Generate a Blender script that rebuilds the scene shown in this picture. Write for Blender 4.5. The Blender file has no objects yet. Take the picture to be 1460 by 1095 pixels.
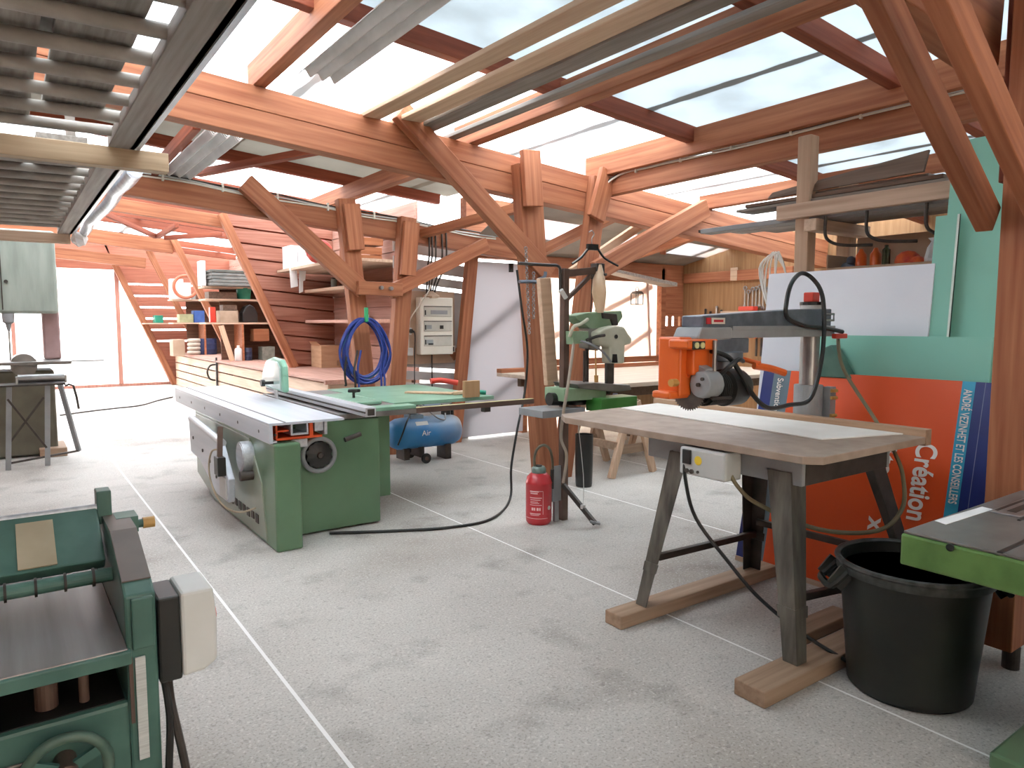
import bpy, bmesh, math, random
from mathutils import Vector, Matrix
random.seed(7)
C = bpy.context.scene.collection
PI = math.pi
# ------------------------------------------------------------------ camera
W, H, F = 1460.0, 1095.0, 1010.0
EYE = Vector((0, 0, 1.55))
PSI, PIT = math.atan(720 / F), math.atan(87 / F)
FW = Vector((math.sin(PSI) * math.cos(PIT), math.cos(PSI) * math.cos(PIT), -math.sin(PIT)))
RT = Vector((math.cos(PSI), -math.sin(PSI), 0))
UP = RT.cross(FW)
def ray(x, y): return FW + RT * ((x - 730) / F) - UP * ((y - 547.5) / F)
def opl(x, y, n, c):
    n = Vector(n); d = ray(x, y); return EYE + d * ((c - n.dot(EYE)) / n.dot(d))
def oz(x, y, z): return opl(x, y, (0, 0, 1), z)
def ox(x, y, X): return opl(x, y, (1, 0, 0), X)
def oy(x, y, Y): return opl(x, y, (0, 1, 0), Y)
cam = bpy.data.cameras.new('camera'); cam.sensor_width = 36; cam.lens = 36 * F / W; cam.clip_start = .05
co = bpy.data.objects.new('camera', cam); C.objects.link(co)
co.matrix_world = Matrix((RT, UP, -FW)).transposed().to_4x4(); co.location = EYE
sc = bpy.context.scene; sc.camera = co
sc.view_settings.view_transform = 'Standard'; sc.view_settings.look = 'None'
sc.view_settings.gamma = 1; sc.view_settings.use_curve_mapping = False
sc.view_settings.exposure = 0.30
sc.cycles.max_bounces = 10; sc.cycles.transparent_max_bounces = 16; sc.cycles.sample_clamp_indirect = 6
# ------------------------------------------------------------------ materials
def lin(h):
    h = h.lstrip('#'); v = [int(h[i:i + 2], 16) / 255 for i in (0, 2, 4)]
    return tuple((c / 12.92 if c <= .04045 else ((c + .055) / 1.055) ** 2.4) for c in v) + (1,)
def M(name, c1, c2=None, rough=.6, metal=0, scale=6, stretch=(1, 1, 1), bump=0, detail=5, lo=.35, hi=.65, coat=0, rnd=0, spec=.5):
    m = bpy.data.materials.new(name); m.use_nodes = True
    t = m.node_tree; n = t.nodes; b = n['Principled BSDF']
    b.inputs['Roughness'].default_value = rough; b.inputs['Metallic'].default_value = metal
    b.inputs['Specular IOR Level'].default_value = spec; b.inputs['Coat Weight'].default_value = coat
    if c2 is None: c2 = c1
    tc = n.new('ShaderNodeTexCoord'); mp = n.new('ShaderNodeMapping'); no = n.new('ShaderNodeTexNoise')
    mp.inputs['Scale'].default_value = stretch
    no.inputs['Scale'].default_value = scale; no.inputs['Detail'].default_value = detail
    rp = n.new('ShaderNodeValToRGB'); rp.color_ramp.elements[0].position = lo; rp.color_ramp.elements[1].position = hi
    rp.color_ramp.elements[0].color = lin(c1); rp.color_ramp.elements[1].color = lin(c2)
    t.links.new(tc.outputs['Object'], mp.inputs[0]); t.links.new(mp.outputs[0], no.inputs[0])
    t.links.new(no.outputs[0], rp.inputs[0])
    last = rp.outputs[0]
    if rnd:
        oi = n.new('ShaderNodeObjectInfo'); hs = n.new('ShaderNodeHueSaturation'); ma = n.new('ShaderNodeMath'); ma.operation = 'MULTIPLY_ADD'
        ma.inputs[1].default_value = rnd; ma.inputs[2].default_value = 1 - rnd / 2
        t.links.new(oi.outputs['Random'], ma.inputs[0]); t.links.new(ma.outputs[0], hs.inputs['Value']); t.links.new(last, hs.inputs['Color'])
        last = hs.outputs[0]
    t.links.new(last, b.inputs['Base Color'])
    if bump:
        bp = n.new('ShaderNodeBump'); bp.inputs['Strength'].default_value = bump; bp.inputs['Distance'].default_value = .01
        t.links.new(no.outputs[0], bp.inputs['Height']); t.links.new(bp.outputs[0], b.inputs['Normal'])
    return m
def pane_mat(name, col, t_clear, t_diff, dirt=0, seam=False):
    """a translucent sheet: part of the sky passes straight, part is scattered, the rest is lost in grime"""
    m = bpy.data.materials.new(name); m.use_nodes = True
    t = m.node_tree; n = t.nodes; n.remove(n['Principled BSDF']); out = n['Material Output']
    tr = n.new('ShaderNodeBsdfTransparent'); tl = n.new('ShaderNodeBsdfTranslucent'); df = n.new('ShaderNodeBsdfDiffuse')
    c = lin(col)
    tr.inputs[0].default_value = tuple(x * t_clear for x in c[:3]) + (1,)
    tl.inputs[0].default_value = tuple(x * t_diff for x in c[:3]) + (1,)
    df.inputs[0].default_value = tuple(x * .28 for x in c[:3]) + (1,)
    a1 = n.new('ShaderNodeAddShader'); a2 = n.new('ShaderNodeAddShader')
    t.links.new(tr.outputs[0], a1.inputs[0]); t.links.new(tl.outputs[0], a1.inputs[1])
    t.links.new(a1.outputs[0], a2.inputs[0]); t.links.new(df.outputs[0], a2.inputs[1])
    res = a2.outputs[0]
    if dirt or seam:
        tc = n.new('ShaderNodeTexCoord'); no = n.new('ShaderNodeTexNoise'); no.inputs['Scale'].default_value = 1.7; no.inputs['Detail'].default_value = 8
        t.links.new(tc.outputs['Object'], no.inputs[0])
        rp = n.new('ShaderNodeValToRGB'); rp.color_ramp.elements[0].position = .45; rp.color_ramp.elements[1].position = .75
        rp.color_ramp.elements[0].color = (0, 0, 0, 1); rp.color_ramp.elements[1].color = (dirt, dirt, dirt, 1)
        t.links.new(no.outputs[0], rp.inputs[0]); fac = rp.outputs[0]
        if seam:     # grime gathered where two sheets lap, every 2.3 m
            sx = n.new('ShaderNodeSeparateXYZ'); t.links.new(tc.outputs['Object'], sx.inputs[0])
            ad = n.new('ShaderNodeMath'); ad.operation = 'ADD'; ad.inputs[1].default_value = 4 * 2.28 - 2.12
            mo = n.new('ShaderNodeMath'); mo.operation = 'PINGPONG'; mo.inputs[1].default_value = 1.14
            t.links.new(sx.outputs[0], ad.inputs[0]); t.links.new(ad.outputs[0], mo.inputs[0])
            w = n.new('ShaderNodeMath'); w.operation = 'MULTIPLY_ADD'; w.inputs[1].default_value = .09; w.inputs[2].default_value = -.005
            t.links.new(no.outputs[0], w.inputs[0])
            sb = n.new('ShaderNodeMath'); sb.operation = 'LESS_THAN'
            t.links.new(mo.outputs[0], sb.inputs[0]); t.links.new(w.outputs[0], sb.inputs[1])
            m8 = n.new('ShaderNodeMath'); m8.operation = 'MULTIPLY'; m8.inputs[1].default_value = .75; t.links.new(sb.outputs[0], m8.inputs[0])
            mx = n.new('ShaderNodeMath'); mx.operation = 'MAXIMUM'; t.links.new(fac, mx.inputs[0]); t.links.new(m8.outputs[0], mx.inputs[1]); fac = mx.outputs[0]
        dd = n.new('ShaderNodeBsdfDiffuse'); dd.inputs[0].default_value = lin('8a8377')
        ms = n.new('ShaderNodeMixShader'); t.links.new(fac, ms.inputs[0]); t.links.new(res, ms.inputs[1]); t.links.new(dd.outputs[0], ms.inputs[2]); res = ms.outputs[0]
    t.links.new(res, out.inputs[0])
    return m
def dusty_tank():
    m = M('tank_blue', '2a78b6', '3a88c0', .42, scale=3); t = m.node_tree; n = t.nodes; b = n['Principled BSDF']; src = b.inputs['Base Color'].links[0].from_socket
    tc = n.new('ShaderNodeTexCoord'); sx = n.new('ShaderNodeSeparateXYZ'); t.links.new(tc.outputs['Object'], sx.inputs[0])
    no = n.new('ShaderNodeTexNoise'); no.inputs['Scale'].default_value = 4; no.inputs['Detail'].default_value = 6; t.links.new(tc.outputs['Object'], no.inputs[0])
    def mad(a, k, c):
        q_ = n.new('ShaderNodeMath'); q_.operation = 'MULTIPLY_ADD'; q_.inputs[1].default_value = k
        t.links.new(a, q_.inputs[0])
        if isinstance(c, float): q_.inputs[2].default_value = c
        else: t.links.new(c, q_.inputs[2])
        return q_
    v = mad(sx.outputs[0], 1.1, -5.55); v2 = mad(sx.outputs[2], 3.2, v.outputs[0]); v3 = mad(no.outputs[0], .9, v2.outputs[0]); v3.use_clamp = True   # saw dust settled on the upper right of the tank
    mx = n.new('ShaderNodeMixRGB'); t.links.new(v3.outputs[0], mx.inputs[0]); t.links.new(src, mx.inputs[1]); mx.inputs[2].default_value = lin('8b9297'); t.links.new(mx.outputs[0], b.inputs['Base Color'])
    return m
def floor_mat():
    m = M('screed', 'aea9a2', 'bfbbb4', rough=.62, scale=1.1, lo=.3, hi=.7, detail=9, spec=.4)
    t = m.node_tree; n = t.nodes; b = n['Principled BSDF']; src = b.inputs['Base Color'].links[0].from_socket
    tc = n.new('ShaderNodeTexCoord')
    def noise(s, a, c, d=3):
        no = n.new('ShaderNodeTexNoise'); no.inputs['Scale'].default_value = s; no.inputs['Detail'].default_value = d
        r = n.new('ShaderNodeValToRGB'); r.color_ramp.elements[0].position = a; r.color_ramp.elements[1].position = c
        t.links.new(tc.outputs['Object'], no.inputs[0]); t.links.new(no.outputs[0], r.inputs[0]); return r.outputs[0], no.outputs[0]
    def mix(fac, k, a, col, mode='MULTIPLY'):
        x = n.new('ShaderNodeMixRGB'); x.blend_type = mode
        mu = n.new('ShaderNodeMath'); mu.operation = 'MULTIPLY'; mu.inputs[1].default_value = k
        t.links.new(fac, mu.inputs[0]); t.links.new(mu.outputs[0], x.inputs[0]); t.links.new(a, x.inputs[1]); x.inputs[2].default_value = lin(col); return x.outputs[0]
    st, _ = noise(.55, .48, .70, 8); col = mix(st, .8, src, 'a89a8f')
    sd, _ = noise(2.6, .55, .75, 8); col = mix(sd, .5, col, '8a857f')
    sp, h = noise(95, .52, .66, 2); col = mix(sp, .40, col, '8c8a86')
    s2, _ = noise(60, .60, .68, 1); col = mix(s2, .28, col, 'e4e1da', 'MIX')
    s3, _ = noise(28, .66, .70, 1); col = mix(s3, .22, col, '6e6a66')
    sx = n.new('ShaderNodeSeparateXYZ'); t.links.new(tc.outputs['Object'], sx.inputs[0])
    for X, w in ((.91, .008), (2.80, .006), (4.31, .007), (5.63, .007)):     # pale filled joints running the length of the hall
        a = n.new('ShaderNodeMath'); a.operation = 'COMPARE'; a.inputs[1].default_value = X; a.inputs[2].default_value = w
        t.links.new(sx.outputs[0], a.inputs[0]); col = mix(a.outputs[0], .85, col, 'efeeec', 'MIX')
    t.links.new(col, b.inputs['Base Color'])
    bp = n.new('ShaderNodeBump'); bp.inputs['Strength'].default_value = .25; bp.inputs['Distance'].default_value = .004
    t.links.new(h, bp.inputs['Height']); t.links.new(bp.outputs[0], b.inputs['Normal'])
    return m
ST = {'l': (.6, 14, 14), 'x': (.6, 14, 14), 'y': (14, .6, 14), 'z': (14, 14, .6)}
def wood(name, c1, c2, ax='l', rough=.65, rnd=.25, scale=2.2): return M(name, c1, c2, rough, scale=scale, stretch=ST[ax], bump=.15, rnd=rnd, lo=.3, hi=.7, spec=.35)
RED = wood('red_timber', '8e5439', 'b07452'); REDX = wood('red_timber_x', '8e5439', 'b07452', 'x'); REDY = wood('red_timber_y', '8e5439', 'b07452', 'y')
DRED = wood('dark_red_timber', '783a27', '965138')
PLK = wood('red_planks', '915b49', 'b07b68', 'x', rnd=.3); PLKY = wood('pale_red_planks', 'ab7f70', 'c69c8c', 'y', rnd=.3); PLKZ = wood('brown_ply', '8a6644', 'a17c57', 'z')
PALE = wood('pale_pine', 'bf9d80', 'd6b89b'); PALEX = wood('pale_pine_x', 'b79a82', 'd3b9a2', 'x'); PALEY = wood('pale_pine_y', 'b79a82', 'd3b9a2', 'y'); PALEZ = wood('pale_pine_z', 'b99a80', 'd0b398', 'z')
GREYW = wood('weathered_wood', '7c746b', '99918a'); GREYWY = wood('weathered_wood_y', '80776e', '9d948b', 'y')
RACKW = wood('rack_wood', '9b8468', 'b7a084'); DARKW = wood('dark_old_wood', '5d4a3d', '77604f', 'y')
CHIP = M('chipboard', '8f7c6c', 'a79484', .5, scale=9, lo=.3, hi=.7, detail=9)
CHIPE = M('chipboard_edge', '8a6f58', 'ab9078', .75, scale=160, lo=.4, hi=.6, detail=1)
DARKX = wood('dark_boards', '5f4639', '7a5d4d', 'x')
SKID = wood('skid_wood', '8d745e', 'a98f78', 'x')
PLY = wood('plywood', 'a9855f', 'b8956e', 'z')
GREEN = M('machine_green', '5a7a5c', '628363', .32, scale=3, coat=.2)
GREEN2 = M('table_green', '6f9a80', '84a992', .35, scale=5, stretch=(1, 1, 1))
DKGREEN = M('dark_machine_green', '41655a', '547a6e', .45, scale=7, lo=.4, hi=.7)
OLIVE = M('chipped_green', '4d6f38', '618546', .5, scale=9, lo=.3, hi=.6)
SIDE_GLARE = M('green_glare_panel', '7f8a78', '8f9884', .3, scale=3, coat=.3)  # machine green with the doorway's grey glare put into the colour
MINT = M('mint_plastic', '7fb39a', '8dbfa6', .35, scale=4)
CREAM = M('cream_grey', 'c3c3ac', 'd2d1bd', .5, scale=8)
SAGE = M('sage_green', '7e9a79', '90a98a', .5, scale=8)
ALU = M('aluminium', 'bcc0c5', 'ced2d6', .36, .4, scale=3, stretch=(20, .5, 20))
ALUT = M('anodised_table', 'bcc3cb', 'c8cdd4', .32, .12, scale=2, stretch=(9, .4, 9))
CAST = M('cast_iron', '77746f', '8e8b87', .42, .6, scale=5)
STEEL = M('steel', '8b8b8a', 'a3a3a2', .35, .8, scale=8)
DSTEEL = M('dark_steel', '3c3733', '514b46', .5, .4, scale=9)
BROWNS = M('brown_steel', '5a4840', '6b574d', .5, .3, scale=6)
LEGM = M('worn_grey_steel', '45443f', '76736a', .5, .35, scale=7, stretch=(3, 3, .6), lo=.3, hi=.7)
ARMM = M('grey_hammered', '5c646e', '727a83', .4, .3, scale=12, lo=.4, hi=.65)
GREYP = M('grey_paint', '85888a', '979a9b', .45, scale=5)
LGREY = M('light_grey_plastic', 'b9bab6', 'c8c9c5', .5, scale=4)
WHITE = M('white_melamine', 'd9dee6', 'e2e6ec', .35, scale=2)
OFFW = M('offwhite_plastic', 'd6d2c4', 'dedacd', .45, scale=4)
PAPER = M('white_paper', 'e3e0dc', 'efedea', .8, scale=5)
CARD = M('cardboard', 'b58e6d', 'c29c7b', .85, scale=4, stretch=(1, 1, 6))
CARDL = M('dusty_board', 'a88f78', 'b59c86', .85, scale=4)
PB = M('plasterboard_green', '82c0ae', '8cc8b7', .8, scale=1.3)
PBE = M('plasterboard_edge', 'd5e2da', 'dfe9e2', .8)
ORANGE = M('orange_paint', 'd8601f', 'e36a28', .4, scale=4)
SORANGE = M('sign_orange', 'e2531b', 'e65a22', .45, scale=1.5)
NAVY = M('sign_navy', '1b2c6e', '1f3176', .4)
SLATE = M('sign_slate', '5f7480', '687d88', .45)
CYAN = M('sign_cyan', '2fa0c4', '35a6c9', .45)
INK = M('white_ink', 'f0ece6', 'f5f2ee', .6)
RUBBER = M('black_rubber', '161614', '22211f', .55, scale=7)
BLACK = M('black_plastic', '1c1d1c', '262826', .38, scale=4)
BINM = M('black_bin_plastic', '161a18', '20241f', .42, scale=5)
BINR = M('worn_bin_rim', '2c2f2d', '4a4d4a', .45, scale=20)
REDP = M('extinguisher_red', 'b9252b', 'c5303a', .35, scale=3, coat=.3)
REDC = M('red_plastic', 'c8392c', 'd24a37', .4)
BLUE0 = M('compressor_blue', '2c78b4', '3d86bd', .4, scale=2.5)
DUST = M('dusty_blue_grey', '6b7c88', '84929b', .7, scale=3)
HOSEB = M('hose_blue', '22357f', '2f4899', .35)
TEAL = M('teal_plastic', '1f7a62', '2a8a70', .4)
YELLOW = M('scale_yellow', 'c7bf84', 'd3cc95', .5)
YEL2 = M('label_yellow', 'e3c22d', 'e9ca3d', .5)
BRASS = M('amber_plastic', 'b98a45', 'cfa260', .4)
CONC = M('outside_concrete', 'd9d6d0', 'e4e2dd', .8, scale=.6)
FIBRE = M('fibre_cement', 'a09a95', 'b5afaa', .8, scale=3)
CORR = M('stored_corrugated', 'c3bfbb', 'd3d0cd', .7, scale=3)
FIBRED = M('old_fibre_cement', '87837c', '9b968e', .85, scale=2)
BOXY = wood('box_wood', '8a5636', '9d6747', 'x')
ROPE = M('white_rope', 'd8d4ca', 'e6e2da', .8)
BULB = M('lamp_shade_metal', '4a4540', '5a544e', .5)
# (every sheet is a real slab: light crosses two faces, so the figures below act twice)
CLEAR = pane_mat('clear_roof_sheet', 'f8fcff', .78, .15, .10, True)
FROST = pane_mat('frosted_roof_sheet', 'e6eff4', .0, .42, .30, True)
GREYS = pane_mat('grimy_roof_sheet', 'dedbd2', .0, .27, .35, True)
MILK = pane_mat('milky_panel', 'f3f1f4', .0, .36, 0)
CREAMP = pane_mat('cream_panel', 'fff6ec', .30, .50, 0)
GLASS = pane_mat('door_glass', 'ffffff', .93, .03)
# ------------------------------------------------------------------ mesh builder
def cat(pts, n=6, closed=False):
    pts = [Vector(p) for p in pts]
    if len(pts) < 3 and not closed: return pts
    out = []; L = len(pts); rng = range(L if closed else L - 1)
    for i in rng:
        g = (lambda k: pts[k % L]) if closed else (lambda k: pts[max(0, min(L - 1, k))])
        a, b, c, d = g(i - 1), g(i), g(i + 1), g(i + 2)
        for k in range(n):
            t = k / n
            out.append(.5 * (2 * b + (c - a) * t + (2 * a - 5 * b + 4 * c - d) * t * t + (3 * b - a - 3 * c + d) * t ** 3))
    if not closed: out.append(pts[-1])
    return out
class MB:
    def __init__(s): s.v = []; s.f = []
    def add(s, vs, fs):
        o = len(s.v); s.v += [Vector(v) for v in vs]; s.f += [tuple(i + o for i in f) for f in fs]; return s
    def hexa(s, b):      # b: 8 corners, bottom ring then top ring
        return s.add(b, [(3, 2, 1, 0), (4, 5, 6, 7), (0, 1, 5, 4), (1, 2, 6, 5), (2, 3, 7, 6), (3, 0, 4, 7)])
    def box(s, x0, x1, y0, y1, z0, z1):
        return s.hexa([(x0, y0, z0), (x1, y0, z0), (x1, y1, z0), (x0, y1, z0), (x0, y0, z1), (x1, y0, z1), (x1, y1, z1), (x0, y1, z1)])
    def bar(s, p0, p1, w, h, up=(0, 0, 1), w1=None, h1=None):
        p0, p1 = Vector(p0), Vector(p1); d = (p1 - p0).normalized(); up = Vector(up)
        if abs(d.dot(up)) > .98: up = Vector((0, 1, 0))
        sx = d.cross(up).normalized(); u = sx.cross(d)
        w1 = w if w1 is None else w1; h1 = h if h1 is None else h1
        q = lambda p, a, b: [p - sx * a / 2 - u * b / 2, p + sx * a / 2 - u * b / 2, p + sx * a / 2 + u * b / 2, p - sx * a / 2 + u * b / 2]
        return s.hexa([v for v in q(p0, w, h)] + [v for v in q(p1, w1, h1)])
    def cyl(s, p0, p1, r0, r1=None, n=18, cap=True):
        p0, p1 = Vector(p0), Vector(p1); r1 = r0 if r1 is None else r1
        d = (p1 - p0).normalized(); a = d.orthogonal().normalized(); b = d.cross(a)
        vs = []
        for p, r in ((p0, r0), (p1, r1)):
            for i in range(n):
                t = 2 * PI * i / n; vs.append(p + (a * math.cos(t) + b * math.sin(t)) * r)
        fs = [(i, (i + 1) % n, n + (i + 1) % n, n + i) for i in range(n)]
        if cap: fs += [tuple(range(n - 1, -1, -1)), tuple(range(n, 2 * n))]
        return s.add(vs, fs)
    def tube(s, pts, r, n=8, sm=6, closed=False):
        pts = cat(pts, sm, closed) if sm else [Vector(p) for p in pts]
        L = len(pts); vs = []; fs = []; a = None
        for i, p in enumerate(pts):
            if closed: d = (pts[(i + 1) % L] - pts[i - 1])
            else: d = pts[min(i + 1, L - 1)] - pts[max(i - 1, 0)]
            if d.length < 1e-9: d = Vector((0, 0, 1))
            d.normalize()
            if a is None: a = d.orthogonal().normalized()
            a = (a - d * a.dot(d)); a = a.normalized() if a.length > 1e-6 else d.orthogonal().normalized(); b = d.cross(a)
            for k in range(n):
                t = 2 * PI * k / n; vs.append(p + (a * math.cos(t) + b * math.sin(t)) * r)
        R = L if closed else L - 1
        for i in range(R):
            j = (i + 1) % L
            for k in range(n): fs.append((i * n + k, i * n + (k + 1) % n, j * n + (k + 1) % n, j * n + k))
        if not closed: fs += [tuple(range(n - 1, -1, -1)), tuple((L - 1) * n + k for k in range(n))]
        return s.add(vs, fs)
    def lathe(s, c, prof, n=28, axis=(0, 0, 1), wob=None):
        c = Vector(c); d = Vector(axis).normalized(); a = d.orthogonal().normalized(); b = d.cross(a); vs = []; fs = []
        for j, (r, z) in enumerate(prof):
            for i in range(n):
                t = 2 * PI * i / n; k = wob(j, t) if wob else 1
                vs.append(c + d * z + (a * math.cos(t) + b * math.sin(t)) * max(r, 1e-4) * k)
        for j in range(len(prof) - 1):
            for i in range(n): fs.append((j * n + i, j * n + (i + 1) % n, (j + 1) * n + (i + 1) % n, (j + 1) * n + i))
        fs += [tuple(range(n - 1, -1, -1)), tuple((len(prof) - 1) * n + i for i in range(n))]
        return s.add(vs, fs)
    def prism(s, poly, ax, a0, a1):
        """poly: 2D points; ax 'x': (y,z) extruded in x; 'y': (x,z); 'z': (x,y)"""
        def P(p, a): return {'x': (a, p[0], p[1]), 'y': (p[0], a, p[1]), 'z': (p[0], p[1], a)}[ax]
        n = len(poly)
        return s.add([P(p, a0) for p in poly] + [P(p, a1) for p in poly],
                     [tuple(range(n - 1, -1, -1)), tuple(range(n, 2 * n))] + [(i, (i + 1) % n, n + (i + 1) % n, n + i) for i in range(n)])
    def ring(s, c, axis, R, r, n=32, m=8):
        c = Vector(c); d = Vector(axis).normalized(); a = d.orthogonal().normalized(); b = d.cross(a)
        return s.tube([c + (a * math.cos(2 * PI * i / n) + b * math.sin(2 * PI * i / n)) * R for i in range(n)], r, m, 0, True)
    def corr(s, o, along, across, waves, amp, th=.006, seg=8):
        """corrugated sheet with real thickness"""
        o, along, across = Vector(o), Vector(along), Vector(across); nn = across.cross(along).normalized(); N = waves * seg; vs = []; fs = []
        for e in (0, 1):
            for tt in (0, th):
                for i in range(N + 1): vs.append(o + along * e + across * (i / N) + nn * (amp * math.cos(2 * PI * i / seg) + tt))
        K = N + 1
        for i in range(N):
            fs += [(i, i + 1, 2 * K + i + 1, 2 * K + i), (K + i, 3 * K + i, 3 * K + i + 1, K + i + 1), (i, K + i, K + i + 1, i + 1), (2 * K + i, 2 * K + i + 1, 3 * K + i + 1, 3 * K + i)]
        fs += [(0, 2 * K, 3 * K, K), (N, K + N, 3 * K + N, 2 * K + N)]
        return s.add(vs, fs)
    def ball(s, c, r, n=14, sq=(1, 1, 1)):
        c = Vector(c); vs = []; fs = []; m = n // 2
        for j in range(1, m):
            ph = PI * j / m
            for i in range(n):
                t = 2 * PI * i / n; vs.append(c + Vector((r * sq[0] * math.sin(ph) * math.cos(t), r * sq[1] * math.sin(ph) * math.sin(t), r * sq[2] * math.cos(ph))))
        T = len(vs); vs += [c + Vector((0, 0, r * sq[2])), c - Vector((0, 0, r * sq[2]))]
        for j in range(m - 2):
            for i in range(n): fs.append((j * n + i, (j + 1) * n + i, (j + 1) * n + (i + 1) % n, j * n + (i + 1) % n))
        for i in range(n): fs += [(T, i, (i + 1) % n), (T + 1, (m - 2) * n + (i + 1) % n, (m - 2) * n + i)]
        return s.add(vs, fs)
    def build(s, name, mat, parent=None, bevel=0, smooth=None):
        me = bpy.data.meshes.new(name); me.from_pydata([tuple(v) for v in s.v], [], s.f); me.validate(); me.update()
        bm = bmesh.new(); bm.from_mesh(me); bmesh.ops.recalc_face_normals(bm, faces=bm.faces); bm.to_mesh(me); bm.free()
        o = bpy.data.objects.new(name, me); C.objects.link(o); me.materials.append(mat)
        if parent is not None:
            o.parent = parent; o.matrix_parent_inverse = Matrix.Translation(-WLOC[parent.name])
        WLOC[o.name] = Vector((0, 0, 0))
        if bevel:
            b = o.modifiers.new('edge', 'BEVEL'); b.width = bevel; b.segments = 2; b.limit_method = 'ANGLE'; b.angle_limit = .6
        if smooth is None: smooth = len(s.f) > 40
        if smooth:
            for p in me.polygons: p.use_smooth = True
            me.set_sharp_from_angle(angle=.7)
        return o
WLOC = {}
def tag(o, label, ctg=None, group=None, kind=None):
    if label: o['label'] = label
    if ctg: o['category'] = ctg
    if group: o['group'] = group
    if kind: o['kind'] = kind
    return o
def thing(name, label, ctg, loc, group=None, kind=None):
    o = bpy.data.objects.new(name, None); C.objects.link(o); o.location = loc; o.empty_display_size = .1
    WLOC[o.name] = Vector(loc); return tag(o, label, ctg, group, kind)
def solo(name, mb, mat, label, ctg, group=None, bevel=0, kind=None): return tag(mb.build(name, mat, None, bevel), label, ctg, group, kind)
def struct(name, mb, mat, bevel=0): return tag(mb.build(name, mat, None, bevel), None, None, None, 'structure')
def part(par, name, mb, mat, bevel=0, label=None):
    o = mb.build(name, mat, par, bevel)
    if label: o['label'] = label
    return o
def timber(name, p0, p1, w, h, mat, label=None, ctg='beam', group=None, up=(0, 0, 1), kind=None, par=None):
    """a squared timber: its own mesh runs along local x so the grain follows it; w is sideways, h is along up"""
    p0, p1 = Vector(p0), Vector(p1); d = (p1 - p0); L = d.length; d.normalize(); up = Vector(up)
    if abs(d.dot(up)) > .98: up = Vector((0, 1, 0))
    y = up.cross(d).normalized(); z = d.cross(y)
    o = MB().box(0, L, -w / 2, w / 2, -h / 2, h / 2).build(name, mat, None, min(.006, w / 6, h / 6))
    o.matrix_world = Matrix((d, y, z)).transposed().to_4x4(); o.location = p0
    if par is not None:
        mw = o.matrix_world.copy(); mw.translation = p0; o.parent = par; o.matrix_parent_inverse = Matrix.Translation(-WLOC[par.name]) ; o.matrix_basis = mw
    return tag(o, label, ctg if label else None, group, kind)
def copy_thing(root, loc):
    """a copy of a thing with copies of its parts and sub-parts"""
    r = root.copy(); C.objects.link(r); r.location = loc
    for ch in [o for o in C.objects if o.parent == root]:
        c = ch.copy(); C.objects.link(c); c.parent = r; c.matrix_parent_inverse = ch.matrix_parent_inverse.copy()
        for g in [o for o in C.objects if o.parent == ch]:
            d = g.copy(); C.objects.link(d); d.parent = c; d.matrix_parent_inverse = g.matrix_parent_inverse.copy()
    return r
def text(par, s, org, right, down, size, mat, bold=.0, name='lettering', depth=.002, width=None):
    """writing as a mesh: right = reading direction, down = direction of the letters' feet"""
    cu = bpy.data.curves.new(name, 'FONT'); cu.body = s; cu.size = 1; cu.extrude = .01; cu.offset = bold
    to = bpy.data.objects.new('tmp', cu); C.objects.link(to); dg = bpy.context.evaluated_depsgraph_get(); dg.update()
    me = bpy.data.meshes.new_from_object(to.evaluated_get(dg)); bpy.data.objects.remove(to)
    R, D = Vector(right).normalized(), Vector(down).normalized(); N = D.cross(R).normalized(); O = Vector(org)
    sx = size
    if width: mxx = max(v.co.x for v in me.vertices); sx = width / mxx
    for v in me.vertices: v.co = O + R * v.co.x * sx - D * v.co.y * size + N * (v.co.z * 1.0 * depth / .01 + depth)
    me.materials.clear(); me.materials.append(mat); me.update()
    o = bpy.data.objects.new(name, me); C.objects.link(o); o.parent = par; o.matrix_parent_inverse = Matrix.Translation(-WLOC[par.name]); return o
# ------------------------------------------------------------------ sky
wd = bpy.data.worlds.new('sky'); sc.world = wd; wd.use_nodes = True
bg = wd.node_tree.nodes['Background']; bg.inputs[0].default_value = (.97, .985, 1, 1); bg.inputs[1].default_value = 6.0
SL = .082
def rz(c, X): return c - SL * X
# ------------------------------------------------------------------ shell
struct('floor', MB().box(-3.3, 9.4, -3.3, 20.0, -.12, 0), floor_mat())
struct('ground_outside', MB().box(-40, 60, -30, 90, -.3, -.13), CONC)
def strip(y0, y1, m, x0=-3.3, x1=9.45, c=3.655):
    b = MB(); th = .012
    b.hexa([(x0, y0, rz(c, x0)), (x1, y0, rz(c, x1)), (x1, y1, rz(c, x1)), (x0, y1, rz(c, x0)),
            (x0, y0, rz(c, x0) + th), (x1, y0, rz(c, x1) + th), (x1, y1, rz(c, x1) + th), (x0, y1, rz(c, x0) + th)])
    struct('ceiling', b, m)
for a, b_, m in ((-3.3, 1.35, FROST), (1.35, 2.5, FROST), (4.28, 6.35, CLEAR)): strip(a, b_, m)
strip(8.45, 12.6, CLEAR, -3.3, 4.95); strip(12.6, 19.7, CLEAR, -3.3, 4.95)
strip(2.5, 4.28, CLEAR, -3.3, 1.55); strip(2.5, 4.28, FROST, 1.55, 9.45)
strip(6.35, 8.45, GREYS, -3.3, 4.95); strip(6.35, 8.3, CLEAR, 4.95, 9.45)
def soffit(x0, x1, y0, y1, m):       # the wing's lower roof falling towards the back wall
    zz = lambda x, y: rz(3.62, x) + (2.50 - rz(3.62, x)) * (y - 6.35) / 1.7; t_ = .012
    struct('ceiling', MB().hexa([(x0, y0, zz(x0, y0)), (x1, y0, zz(x1, y0)), (x1, y1, zz(x1, y1)), (x0, y1, zz(x0, y1)), (x0, y0, zz(x0, y0) + t_), (x1, y0, zz(x1, y0) + t_), (x1, y1, zz(x1, y1) + t_), (x0, y1, zz(x0, y1) + t_)]), m)
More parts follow.
